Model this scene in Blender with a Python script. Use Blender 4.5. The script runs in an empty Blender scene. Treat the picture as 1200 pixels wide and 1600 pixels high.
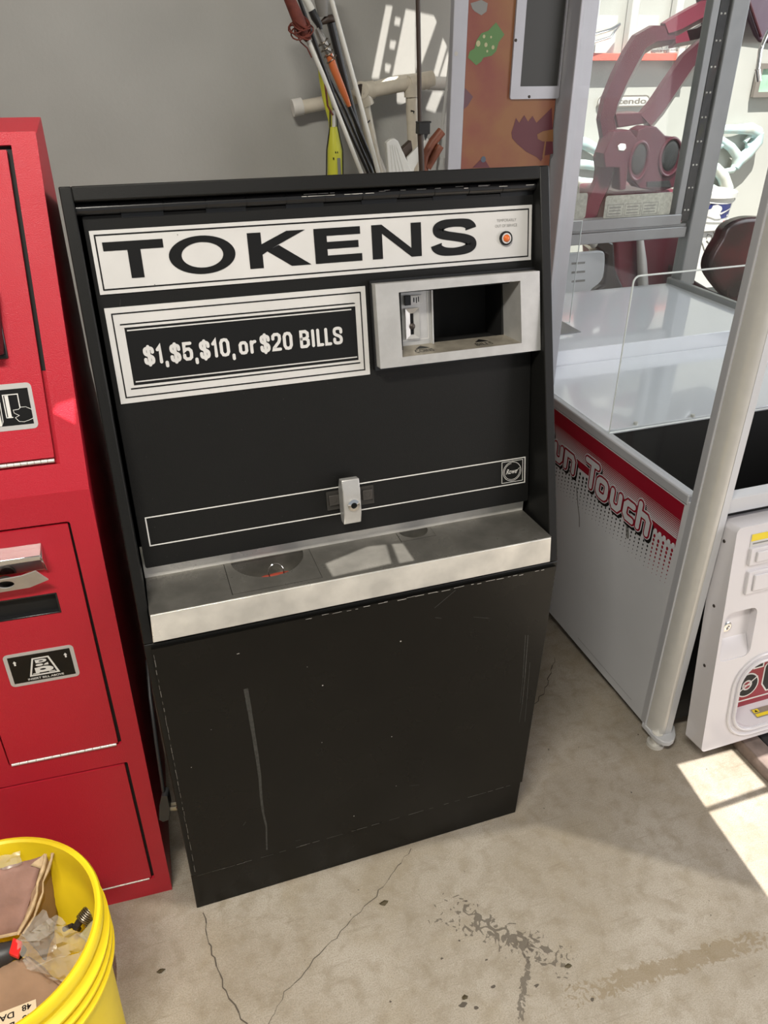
import bpy, bmesh, math, random
from mathutils import Vector, Matrix
random.seed(7)
SC = bpy.context.scene
COL = SC.collection
R = math.radians

# ---------------------------------------------------------------- camera
FPX = 1223.3
RAZ, RPX, RRY = -0.328, 1.039, -0.003
CAMLOC = Vector((0.045, -0.984, 1.433))
ROT = Matrix.Rotation(RAZ, 3, 'Z') @ Matrix.Rotation(RPX, 3, 'X') @ Matrix.Rotation(RRY, 3, 'Y')
cam = bpy.data.cameras.new('camera')
cam.sensor_fit = 'AUTO'; cam.sensor_width = 36.0
cam.lens = 36.0 * FPX / 1600.0
cam.clip_start = 0.02
camo = bpy.data.objects.new('camera', cam)
camo.matrix_world = Matrix.Translation(CAMLOC) @ ROT.to_4x4()
COL.objects.link(camo)
SC.camera = camo

# ---------------------------------------------------------------- light
vs = SC.view_settings
vs.view_transform = 'Standard'; vs.look = 'None'; vs.gamma = 1.0; vs.exposure = 0.30
vs.use_curve_mapping = False
SUN_DIR = Vector((-0.20, -0.43, 0.88)).normalized()      # towards the sun
world = bpy.data.worlds.new('daylight_sky'); SC.world = world
world.use_nodes = True
bg = world.node_tree.nodes['Background']
bg.inputs['Color'].default_value = (0.86, 0.93, 1.0, 1); bg.inputs['Strength'].default_value = 0.33

def lamp(name, kind, loc, energy, color=(1, 1, 1), target=None, **kw):
    l = bpy.data.lights.new(name, kind); l.energy = energy; l.color = color
    for k, v in kw.items(): setattr(l, k, v)
    o = bpy.data.objects.new(name, l); o.location = loc; COL.objects.link(o)
    if target is not None:
        d = Vector(target) - Vector(loc)
        o.rotation_euler = d.to_track_quat('-Z', 'Y').to_euler()
    return o
lamp('sun', 'SUN', (0, -4, 6), 9.0, (1.0, 0.95, 0.88), target=Vector((0, -4, 6)) - SUN_DIR, angle=R(0.15))
lamp('tube_light', 'AREA', (-0.35, -1.05, 2.6), 41, (1.0, 0.95, 0.85), target=(-0.25, -0.75, 0.0), shape='RECTANGLE', size=0.7, size_y=0.12)
SPOT_AT = Vector((0.2, -1.3, 2.62))
lamp('added_floor_spot', 'SPOT', SPOT_AT, 130, (1.0, 0.96, 0.84), target=(0.25, -0.75, 0.0), shadow_soft_size=0.0008, spot_size=R(115), spot_blend=0.5)  # added lamp out of view, only brightens the floor in front
lamp('doorway_daylight', 'AREA', (3.1, -1.6, 1.5), 34, (1.0, 0.94, 0.95), target=(0.9, 0.2, 0.7), shape='RECTANGLE', size=1.6, size_y=2.0)
lamp('side_daylight', 'AREA', (4.2, 0.7, 2.0), 38, (0.90, 0.95, 1.0), target=(1.5, 0.7, 0.7), shape='RECTANGLE', size=1.6, size_y=1.6)

# ---------------------------------------------------------------- helpers
def V(*a): return Vector(a)
def ray(u, v): return ROT @ Vector(((u - 600) / FPX, -(v - 800) / FPX, -1.0))
def atY(u, v, y):
    d = ray(u, v); t = (y - CAMLOC.y) / d.y; return CAMLOC + d * t
def atX(u, v, x):
    d = ray(u, v); t = (x - CAMLOC.x) / d.x; return CAMLOC + d * t
def atZ(u, v, z=0.0):
    d = ray(u, v); t = (z - CAMLOC.z) / d.z; return CAMLOC + d * t
def atL(u, v, y0, k):                                     # plane y = y0 + k z
    d = ray(u, v); t = (y0 + k * CAMLOC.z - CAMLOC.y) / (d.y - k * d.z); return CAMLOC + d * t

class Frame:
    def __init__(s, o, u, v, w):
        s.o = Vector(o); s.u = Vector(u).normalized(); s.v = Vector(v).normalized(); s.w = Vector(w).normalized()
    def p(s, u, v, w=0.0): return s.o + s.u * u + s.v * v + s.w * w
WORLD = Frame((0, 0, 0), (1, 0, 0), (0, 1, 0), (0, 0, 1))

def rrect(u0, v0, u1, v1, r=0.0, n=5):
    if r <= 0: return [(u0, v0), (u1, v0), (u1, v1), (u0, v1)]
    o = []
    for cx, cy, a in ((u1 - r, v0 + r, -90), (u1 - r, v1 - r, 0), (u0 + r, v1 - r, 90), (u0 + r, v0 + r, 180)):
        for i in range(n + 1):
            t = R(a + 90 * i / n); o.append((cx + r * math.cos(t), cy + r * math.sin(t)))
    return o
def ellipse(cx, cy, rx, ry, n=28, a0=0, a1=360):
    full = abs(a1 - a0) >= 360
    m = n if full else n + 1
    return [(cx + rx * math.cos(R(a0 + (a1 - a0) * i / n)), cy + ry * math.sin(R(a0 + (a1 - a0) * i / n))) for i in range(m)]

def _eval_curve(cu):
    ob = bpy.data.objects.new('tmp', cu); COL.objects.link(ob)
    bpy.context.view_layer.update()
    dg = bpy.context.evaluated_depsgraph_get()
    me = bpy.data.meshes.new_from_object(ob.evaluated_get(dg))
    vs_ = [v.co.copy() for v in me.vertices]; fs = [tuple(p.vertices) for p in me.polygons]
    bpy.data.objects.remove(ob); bpy.data.curves.remove(cu); bpy.data.meshes.remove(me)
    return vs_, fs
_tc = {}
def text_geo(s, offset=0.0, shear=0.0):
    k = (s, offset, shear)
    if k not in _tc:
        cu = bpy.data.curves.new('t', 'FONT'); cu.body = s; cu.offset = offset; cu.shear = shear; cu.resolution_u = 6
        _tc[k] = _eval_curve(cu)
    return _tc[k]
def plate_geo(outer, holes=(), depth=0.0):
    cu = bpy.data.curves.new('p', 'CURVE'); cu.dimensions = '2D'; cu.fill_mode = 'BOTH'; cu.extrude = depth / 2
    for loop in [outer] + list(holes):
        sp = cu.splines.new('POLY'); sp.points.add(len(loop) - 1)
        for i, (x, y) in enumerate(loop): sp.points[i].co = (x, y, 0, 1)
        sp.use_cyclic_u = True
    return _eval_curve(cu)

class MB:
    def __init__(s): s.bm = bmesh.new()
    def mesh(s, verts, faces, m=0):
        bv = [s.bm.verts.new(v) for v in verts]
        for f in faces:
            try: s.bm.faces.new([bv[i] for i in f]).material_index = m
            except ValueError: pass
        return s
    def hexa(s, p, m=0):                                  # p: 4 bottom, 4 top
        return s.mesh(p, [(0, 3, 2, 1), (4, 5, 6, 7), (0, 1, 5, 4), (1, 2, 6, 5), (2, 3, 7, 6), (3, 0, 4, 7)], m)
    def box(s, u0, v0, w0, u1, v1, w1, m=0, fr=WORLD):
        return s.hexa([fr.p(u0, v0, w0), fr.p(u1, v0, w0), fr.p(u1, v1, w0), fr.p(u0, v1, w0),
                       fr.p(u0, v0, w1), fr.p(u1, v0, w1), fr.p(u1, v1, w1), fr.p(u0, v1, w1)], m)
    def prism(s, loop, w0, w1, m=0, fr=WORLD):
        n = len(loop)
        a = [fr.p(x, y, w0) for x, y in loop]; b = [fr.p(x, y, w1) for x, y in loop]
        return s.mesh(a + b, [tuple(range(n))[::-1], tuple(range(n, 2 * n))] + [(i, (i + 1) % n, n + (i + 1) % n, n + i) for i in range(n)], m)
    def flat(s, loop, w, m=0, fr=WORLD):
        return s.mesh([fr.p(x, y, w) for x, y in loop], [tuple(range(len(loop)))], m)
    def quad(s, u0, v0, u1, v1, w, m=0, fr=WORLD): return s.flat(rrect(u0, v0, u1, v1), w, m, fr)
    def plate(s, outer, holes, w0, w1, m=0, fr=WORLD):
        v, f = plate_geo(outer, holes, abs(w1 - w0))
        mid = (w0 + w1) / 2
        return s.mesh([fr.p(q.x, q.y, q.z + mid) for q in v], f, m)
    def frame_line(s, u0, v0, u1, v1, t, w, m=0, fr=WORLD):
        for a in ((u0, v0, u1, v0 + t), (u0, v1 - t, u1, v1), (u0, v0 + t, u0 + t, v1 - t), (u1 - t, v0 + t, u1, v1 - t)):
            s.quad(*a, w, m, fr)
        return s
    def text(s, st, u0, v0, u1, v1, w, m=0, fr=WORLD, offset=0.0, shear=0.0, rot=0):
        vv, ff = text_geo(st, offset, shear)
        x0 = min(q.x for q in vv); x1 = max(q.x for q in vv); y0 = min(q.y for q in vv); y1 = max(q.y for q in vv)
        o = []
        for q in vv:
            a = (q.x - x0) / (x1 - x0); b = (q.y - y0) / (y1 - y0)
            if rot == 180: a, b = 1 - a, 1 - b
            o.append(fr.p(u0 + (u1 - u0) * a, v0 + (v1 - v0) * b, w))
        return s.mesh(o, ff, m)
    def ribbon(s, pts, t, w, m=0, fr=WORLD, cyclic=False, cap=True):
        P = []
        for q in pts:
            if not P or (Vector(q) - P[-1]).length > 1e-6: P.append(Vector(q))
        if len(P) > 2 and (P[0] - P[-1]).length < 1e-6: P.pop(); cyclic = True
        n = len(P)
        if n < 2: return s
        dirs = [(P[(i + 1) % n] - P[i]).normalized() for i in range(n if cyclic else n - 1)]
        Ls, Rs = [], []
        for i in range(n):
            if cyclic: a, c = dirs[i - 1], dirs[i]
            else: a, c = dirs[max(0, i - 1)], dirs[min(n - 2, i)]
            na, nc = Vector((-a.y, a.x)), Vector((-c.y, c.x)); mm = na + nc
            mm = nc if mm.length < 1e-4 else mm.normalized()
            k = min(2.2, 1 / max(.2, mm.dot(nc))) * t / 2
            Ls.append(P[i] + mm * k); Rs.append(P[i] - mm * k)
        for i in range(n if cyclic else n - 1):
            k = (i + 1) % n; s.flat([tuple(Ls[i]), tuple(Rs[i]), tuple(Rs[k]), tuple(Ls[k])], w, m, fr)
        if cap and not cyclic:
            for p, d in ((P[0], -dirs[0]), (P[-1], dirs[-1])):
                e = Vector((-d.y, d.x)); s.flat([tuple(p + (e * math.cos(x) + d * math.sin(x)) * t / 2) for x in [math.pi * q / 8 for q in range(9)]], w, m, fr)
        return s
    def tube(s, pts, r, seg=12, m=0, cyclic=False, caps=True, sq=None):
        pts = [Vector(q) for q in pts]; n = len(pts)
        rr = r if isinstance(r, (list, tuple)) else [r] * n
        ref = None; rings = []
        for i in range(n):
            if cyclic: d = pts[(i + 1) % n] - pts[i - 1]
            elif i == 0: d = pts[1] - pts[0]
            elif i == n - 1: d = pts[-1] - pts[-2]
            else: d = (pts[i + 1] - pts[i]).normalized() + (pts[i] - pts[i - 1]).normalized()
            d.normalize()
            if ref is None:
                ref = Vector((0, 1, 0)) if abs(d.y) < 0.9 else Vector((1, 0, 0))
            a = (ref - d * ref.dot(d)).normalized(); b = d.cross(a); ref = a
            ring = []
            for k in range(seg):
                t = 2 * math.pi * (k + (0.5 if sq else 0)) / seg
                ca, sa = math.cos(t), math.sin(t)
                if sq: ca *= sq[0]; sa *= sq[1]
                ring.append(s.bm.verts.new(pts[i] + (a * ca + b * sa) * rr[i]))
            rings.append(ring)
        for i in range(n if cyclic else n - 1):
            A, B = rings[i], rings[(i + 1) % n]
            for k in range(seg):
                s.bm.faces.new((A[k], A[(k + 1) % seg], B[(k + 1) % seg], B[k])).material_index = m
        if caps and not cyclic:
            s.bm.faces.new(rings[0][::-1]).material_index = m; s.bm.faces.new(rings[-1]).material_index = m
        return s
    def cyl(s, p0, p1, r0, r1=None, seg=24, m=0): return s.tube([p0, p1], [r0, r0 if r1 is None else r1], seg, m)
    def lathe(s, prof, c, seg=64, m=0, a0=0.0, a1=360.0, fr=WORLD):
        full = abs(a1 - a0) >= 360; n = seg if full else seg + 1; rings = []
        for i in range(n):
            t = R(a0 + (a1 - a0) * i / seg)
            rings.append([s.bm.verts.new(fr.p(c[0] + r * math.cos(t), c[1] + r * math.sin(t), c[2] + z)) for r, z in prof])
        for i in range(seg):
            A, B = rings[i], rings[(i + 1) % n]
            for k in range(len(prof) - 1):
                s.bm.faces.new((A[k], B[k], B[k + 1], A[k + 1])).material_index = m
        return s
    def dome(s, c, fr, rx, ry, h, m=0, seg=20, n=5):
        prev = None
        for j in range(n + 1):
            t = math.pi / 2 * j / n; k = math.cos(t)
            if j == n: ring = [s.bm.verts.new(fr.p(c[0], c[1], c[2] + h))]
            else: ring = [s.bm.verts.new(fr.p(c[0] + rx * k * math.cos(2 * math.pi * i / seg), c[1] + ry * k * math.sin(2 * math.pi * i / seg), c[2] + h * math.sin(t))) for i in range(seg)]
            if prev:
                for i in range(seg):
                    q = (prev[i], prev[(i + 1) % seg], ring[0]) if j == n else (prev[i], prev[(i + 1) % seg], ring[(i + 1) % seg], ring[i])
                    s.bm.faces.new(q).material_index = m
            prev = ring
        return s
    def build(s, name, mats, parent=None, bevel=0.0, smooth=38, merge=False, recalc=True, seg=2):
        if merge: bmesh.ops.remove_doubles(s.bm, verts=s.bm.verts, dist=1e-5)
        if recalc: bmesh.ops.recalc_face_normals(s.bm, faces=s.bm.faces)
        me = bpy.data.meshes.new(name); s.bm.to_mesh(me); s.bm.free()
        for m in (mats if isinstance(mats, (list, tuple)) else [mats]): me.materials.append(m)
        o = bpy.data.objects.new(name, me); COL.objects.link(o)
        if parent is not None:
            o.parent = parent
            root = parent
            while root.parent: root = root.parent
            if root.type == 'EMPTY': me.transform(Matrix.Translation(-Vector(root.location)))
            else: me.transform(Matrix.Translation(-Vector(root.location)))
        if smooth:
            for p in me.polygons: p.use_smooth = True
            me.set_sharp_from_angle(angle=R(smooth))
        if bevel:
            b = o.modifiers.new('edge', 'BEVEL'); b.width = bevel; b.segments = seg; b.limit_method = 'ANGLE'; b.angle_limit = R(40)
            b.harden_normals = False
        return o
def empty(name, loc, label, cat, group=None):
    o = bpy.data.objects.new(name, None); o.location = loc; o.empty_display_size = 0.05; COL.objects.link(o)
    return tag(o, label, cat, group)
def tag(o, label, cat, group=None):
    o['label'] = label; o['category'] = cat
    if group: o['group'] = group
    return o
def struct(o): o['kind'] = 'structure'; return o

# ---------------------------------------------------------------- materials
def nodes(m): m.use_nodes = True; return m.node_tree.nodes, m.node_tree.links
def mat(name, col, rough=0.5, metal=0.0, var=0.0, scale=30.0, bump=0.0, bscale=400.0, rvar=0.0, spec=0.5, emit=None, coat=0.0, col2=None, thr=(0.35, 0.65)):
    m = bpy.data.materials.new(name); N, L = nodes(m); b = N['Principled BSDF']
    b.inputs['Base Color'].default_value = (*col, 1); b.inputs['Roughness'].default_value = rough; b.inputs['Metallic'].default_value = metal
    b.inputs['Specular IOR Level'].default_value = spec; b.inputs['Coat Weight'].default_value = coat
    if emit: b.inputs['Emission Color'].default_value = (*emit[0], 1); b.inputs['Emission Strength'].default_value = emit[1]
    tc = N.new('ShaderNodeTexCoord')
    if var > 0 or col2:
        n = N.new('ShaderNodeTexNoise'); n.inputs['Scale'].default_value = scale; n.inputs['Detail'].default_value = 6
        L.new(tc.outputs['Object'], n.inputs['Vector'])
        mr = N.new('ShaderNodeMapRange'); mr.inputs[1].default_value = thr[0]; mr.inputs[2].default_value = thr[1]; L.new(n.outputs['Fac'], mr.inputs[0])
        mx = N.new('ShaderNodeMix'); mx.data_type = 'RGBA'
        c2 = col2 or tuple(c * (1 - var) for c in col)
        mx.inputs[6].default_value = (*col, 1); mx.inputs[7].default_value = (*c2, 1)
        L.new(mr.outputs[0], mx.inputs[0]); L.new(mx.outputs[2], b.inputs['Base Color'])
        if rvar:
            mr2 = N.new('ShaderNodeMapRange'); mr2.inputs[3].default_value = rough - rvar; mr2.inputs[4].default_value = rough + rvar
            mr2.inputs[1].default_value = 0.3; mr2.inputs[2].default_value = 0.7
            L.new(n.outputs['Fac'], mr2.inputs[0]); L.new(mr2.outputs[0], b.inputs['Roughness'])
    if bump:
        n2 = N.new('ShaderNodeTexNoise'); n2.inputs['Scale'].default_value = bscale; n2.inputs['Detail'].default_value = 3
        L.new(tc.outputs['Object'], n2.inputs['Vector'])
        bp = N.new('ShaderNodeBump'); bp.inputs['Strength'].default_value = bump; bp.inputs['Distance'].default_value = 0.002
        L.new(n2.outputs['Fac'], bp.inputs['Height']); L.new(bp.outputs[0], b.inputs['Normal'])
    return m
def glass(name, tint=(1, 1, 1), refl=1.0, haze=0.0):
    m = bpy.data.materials.new(name); N, L = nodes(m); N.clear()
    out = N.new('ShaderNodeOutputMaterial'); t = N.new('ShaderNodeBsdfTransparent'); g = N.new('ShaderNodeBsdfGlossy')
    t.inputs[0].default_value = (*tint, 1); g.inputs['Roughness'].default_value = 0.02; g.inputs[0].default_value = (refl, refl, refl, 1)
    lw = N.new('ShaderNodeLayerWeight'); lw.inputs[0].default_value = 0.5
    pw = N.new('ShaderNodeMath'); pw.operation = 'POWER'; pw.inputs[1].default_value = 4.5; L.new(lw.outputs['Facing'], pw.inputs[0])
    fr = N.new('ShaderNodeMath'); fr.operation = 'MULTIPLY_ADD'; fr.inputs[1].default_value = 0.70; fr.inputs[2].default_value = 0.012; L.new(pw.outputs[0], fr.inputs[0])
    mx = N.new('ShaderNodeMixShader'); L.new(fr.outputs[0], mx.inputs[0]); L.new(t.outputs[0], mx.inputs[1]); L.new(g.outputs[0], mx.inputs[2])
    last = mx
    if haze:
        d = N.new('ShaderNodeBsdfDiffuse'); d.inputs[0].default_value = (0.8, 0.82, 0.8, 1)
        m2 = N.new('ShaderNodeMixShader'); m2.inputs[0].default_value = haze; L.new(mx.outputs[0], m2.inputs[1]); L.new(d.outputs[0], m2.inputs[2]); last = m2
    L.new(last.outputs[0], out.inputs[0])
    return m

M = {}
M['black'] = mat('black_powder_coat', (0.0095, 0.0095, 0.009), 0.45, spec=0.28, var=0.25, scale=6, bump=0.12, bscale=900, rvar=0.05)
M['black_smooth'] = mat('black_panel_paint', (0.0055, 0.0050, 0.0042), 0.30, spec=0.25, var=0.3, scale=9, bump=0.05, bscale=700, rvar=0.06)
M['black_deep'] = mat('black_void', (0.004, 0.004, 0.004), 0.7)
M['black_gloss'] = mat('black_gloss_plastic', (0.012, 0.012, 0.013), 0.25)
M['ink'] = mat('black_print', (0.007, 0.007, 0.007), 0.4, spec=0.3)
M['white_sign'] = mat('white_sign_plate', (0.66, 0.65, 0.635), 0.42, var=0.08, scale=12)
M['white_line'] = mat('white_print', (0.74, 0.73, 0.70), 0.5)
M['scuff'] = mat('grey_scuff', (0.055, 0.055, 0.05), 0.6, var=0.5, scale=160)
M['worn'] = mat('worn_black_edge', (0.13, 0.125, 0.115), 0.5)
M['chip'] = mat('pale_paint_chip', (0.45, 0.43, 0.40), 0.6)
M['steel'] = mat('brushed_steel', (0.84, 0.82, 0.77), 0.36, 0.30, var=0.30, scale=14, bump=0.05, bscale=120, rvar=0.10)
M['steel_worn'] = mat('worn_steel_tray', (0.29, 0.278, 0.25), 0.34, 0.66, var=0.35, scale=22, bump=0.08, bscale=200, rvar=0.12)
M['cast'] = mat('cast_aluminium', (0.60, 0.595, 0.58), 0.42, 0.55, var=0.12, scale=40, bump=0.10, bscale=900)
M['cast_dirty'] = mat('dirty_aluminium', (0.42, 0.38, 0.31), 0.45, 0.5, var=0.25, scale=60)
M['chrome'] = mat('chrome', (0.78, 0.77, 0.76), 0.10, 1.0)
M['dark_bolt'] = mat('dark_bolt_metal', (0.10, 0.085, 0.075), 0.45, 0.7, var=0.4, scale=200)
M['amber'] = mat('amber_lens', (0.75, 0.16, 0.03), 0.2, coat=0.5)
M['rubber'] = mat('grey_black_rubber', (0.03, 0.03, 0.032), 0.5)
M['red'] = mat('red_textured_paint', (0.52, 0.018, 0.036), 0.40, var=0.06, scale=5, bump=0.35, bscale=850, spec=0.45)
M['red_tag'] = mat('red_plastic_tag', (0.38, 0.06, 0.035), 0.4)
M['red_bright'] = mat('bright_red_plastic', (0.70, 0.02, 0.02), 0.4)
M['silver_label'] = mat('silver_label', (0.55, 0.53, 0.52), 0.45, 0.2)
M['yellow'] = mat('yellow_bucket_plastic', (0.88, 0.66, 0.02), 0.36, var=0.10, scale=9, bump=0.04, bscale=300)
M['dirt'] = mat('brown_grime', (0.30, 0.20, 0.03), 0.7)
M['card'] = mat('brown_cardboard', (0.30, 0.185, 0.115), 0.85, var=0.25, scale=18, bump=0.25, bscale=60)
M['card_pink'] = mat('dusty_brown_cardboard', (0.30, 0.165, 0.13), 0.7, var=0.25, scale=25, bump=0.5, bscale=45)
M['card_edge'] = mat('torn_cardboard_edge', (0.55, 0.40, 0.24), 0.9, var=0.3, scale=90)
M['label_paper'] = mat('cream_label_paper', (0.62, 0.52, 0.36), 0.7)
M['spring'] = mat('dull_spring_steel', (0.22, 0.19, 0.15), 0.4, 0.9)
M['bagmat'] = None
M['claw_white'] = mat('white_enamel', (0.62, 0.63, 0.66), 0.32, var=0.05, scale=4)
M['claw_grey'] = mat('grey_white_panel', (0.60, 0.61, 0.635), 0.38, var=0.08, scale=3)
M['column'] = mat('satin_beige_aluminium', (0.66, 0.65, 0.625), 0.28, 0.2, var=0.05, scale=30)
M['rail'] = mat('light_grey_rail', (0.48, 0.49, 0.52), 0.32, 0.2)
M['post_grey'] = mat('mid_grey_post', (0.26, 0.265, 0.27), 0.35, 0.3, var=0.06, scale=20)
M['post_light'] = mat('lilac_grey_post', (0.42, 0.42, 0.46), 0.35, 0.2, var=0.05, scale=20)
M['molded'] = mat('white_molded_plastic', (0.70, 0.68, 0.71), 0.20, coat=0.3)
M['claw_red'] = mat('dark_red_vinyl', (0.27, 0.006, 0.020), 0.35)
M['table_white'] = mat('glossy_white_playfield', (0.78, 0.80, 0.86), 0.12, coat=0.6)
M['paper'] = mat('pale_notice_paper', (0.50, 0.50, 0.43), 0.6, var=0.25, scale=110)
M['warn_yellow'] = mat('yellow_sticker', (0.85, 0.66, 0.03), 0.45)
M['glass'] = glass('clear_glass', (0.975, 0.985, 0.98), 0.9, 0.006)
M['acrylic'] = glass('clear_acrylic', (0.96, 0.97, 0.97), 0.9, 0.008)
M['acr_edge'] = mat('bright_acrylic_edge', (0.80, 0.84, 0.84), 0.2)
M['pvc'] = mat('cream_pvc_pipe', (0.72, 0.66, 0.55), 0.4, var=0.15, scale=30)
M['pvc_white'] = mat('white_pvc_fitting', (0.78, 0.76, 0.72), 0.35, var=0.08, scale=40)
M['wall'] = mat('grey_white_plaster', (0.43, 0.425, 0.40), 0.85, var=0.10, scale=3.5, bump=0.15, bscale=120)
M['wall_far'] = mat('white_plaster', (0.46, 0.465, 0.435), 0.85, var=0.06, scale=4, bump=0.15, bscale=120)
M['ceil'] = mat('painted_ceiling', (0.30, 0.29, 0.27), 0.9)
M['wood'] = mat('weathered_timber', (0.26, 0.20, 0.175), 0.8, var=0.4, scale=25, bump=0.3, bscale=80)
M['dark_board'] = mat('dark_board', (0.035, 0.035, 0.037), 0.6)
M['pink'] = mat('raspberry_red_fibreglass', (0.055, 0.010, 0.018), 0.28, var=0.1, scale=5)
M['pink_dark'] = mat('maroon_fibreglass', (0.13, 0.018, 0.035), 0.35, var=0.2, scale=6)
M['purple'] = mat('dark_purple_plastic', (0.06, 0.03, 0.05), 0.35)
M['speaker'] = mat('speaker_mesh', (0.012, 0.013, 0.013), 0.6, var=0.4, scale=400)
M['blue_wood'] = mat('pale_blue_driftwood', (0.42, 0.60, 0.62), 0.8, var=0.4, scale=12, bump=0.4, bscale=60, col2=(0.55, 0.56, 0.50))
M['shelf_red'] = mat('coral_red_shelf', (0.70, 0.14, 0.10), 0.5)
M['white_paint'] = mat('white_painted_metal', (0.58, 0.58, 0.56), 0.4)
M['orange_art'] = mat('orange_brown_print', (0.27, 0.115, 0.045), 0.5, scale=5, col2=(0.21, 0.045, 0.04), thr=(0.40, 0.62))
M['green_art'] = mat('green_print', (0.09, 0.20, 0.06), 0.5)
M['cream_art'] = mat('cream_print', (0.42, 0.40, 0.23), 0.5)
M['maroon_art'] = mat('maroon_print', (0.11, 0.022, 0.032), 0.5)
M['violet_art'] = mat('violet_print', (0.13, 0.06, 0.075), 0.5)
M['blue_art'] = mat('blue_grey_print', (0.08, 0.10, 0.14), 0.5)
M['charcoal'] = mat('charcoal_screen', (0.032, 0.032, 0.030), 0.45)
M['navy'] = mat('navy_print', (0.03, 0.04, 0.16), 0.5)
M['logo_red'] = mat('red_print', (0.60, 0.03, 0.05), 0.5)
M['grey_print'] = mat('grey_print', (0.22, 0.22, 0.21), 0.5)
M['white_plastic'] = mat('white_plastic', (0.60, 0.60, 0.575), 0.35)
M['dk_brown'] = mat('dark_brown_grip', (0.045, 0.028, 0.020), 0.5)
M['rod_black'] = mat('black_rod', (0.015, 0.014, 0.014), 0.3)
M['rust_cord'] = mat('rust_red_cord', (0.17, 0.035, 0.022), 0.7, var=0.4, scale=60)
M['orange'] = mat('orange_pole', (0.62, 0.16, 0.05), 0.35)
M['foil'] = mat('silver_tape', (0.55, 0.52, 0.48), 0.3, 0.8, var=0.4, scale=60)
M['pole_white'] = mat('white_fibreglass_pole', (0.66, 0.65, 0.60), 0.35)
M['grey_cloth'] = mat('grey_cover', (0.20, 0.19, 0.175), 0.7)
M['hi_yellow'] = mat('fluorescent_yellow_plastic', (0.60, 0.60, 0.05), 0.4)
M['leaf'] = mat('dry_leaf', (0.06, 0.045, 0.02), 0.8)
M['mint'] = mat('mint_picture', (0.42, 0.66, 0.50), 0.5, var=0.25, scale=18)
M['frame_grey'] = mat('grey_wood_frame', (0.20, 0.18, 0.16), 0.5)
M['dark_seat'] = mat('black_red_seat_vinyl', (0.022, 0.012, 0.012), 0.25, scale=7, col2=(0.09, 0.02, 0.022))

def bag_mat():
    m = bpy.data.materials.new('clear_crumpled_polythene'); N, L = nodes(m); N.clear()
    out = N.new('ShaderNodeOutputMaterial'); t = N.new('ShaderNodeBsdfTransparent'); t.inputs[0].default_value = (0.93, 0.92, 0.88, 1)
    g = N.new('ShaderNodeBsdfPrincipled'); g.inputs['Base Color'].default_value = (0.74, 0.72, 0.67, 1); g.inputs['Roughness'].default_value = 0.18
    tc = N.new('ShaderNodeTexCoord'); n = N.new('ShaderNodeTexNoise'); n.inputs['Scale'].default_value = 45; L.new(tc.outputs['Object'], n.inputs['Vector'])
    bp = N.new('ShaderNodeBump'); bp.inputs['Strength'].default_value = 0.8; bp.inputs['Distance'].default_value = 0.004; L.new(n.outputs['Fac'], bp.inputs['Height']); L.new(bp.outputs[0], g.inputs['Normal'])
    mx = N.new('ShaderNodeMixShader'); mx.inputs[0].default_value = 0.24
    L.new(t.outputs[0], mx.inputs[1]); L.new(g.outputs[0], mx.inputs[2]); L.new(mx.outputs[0], out.inputs[0])
    return m
M['bagmat'] = bag_mat()

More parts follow.
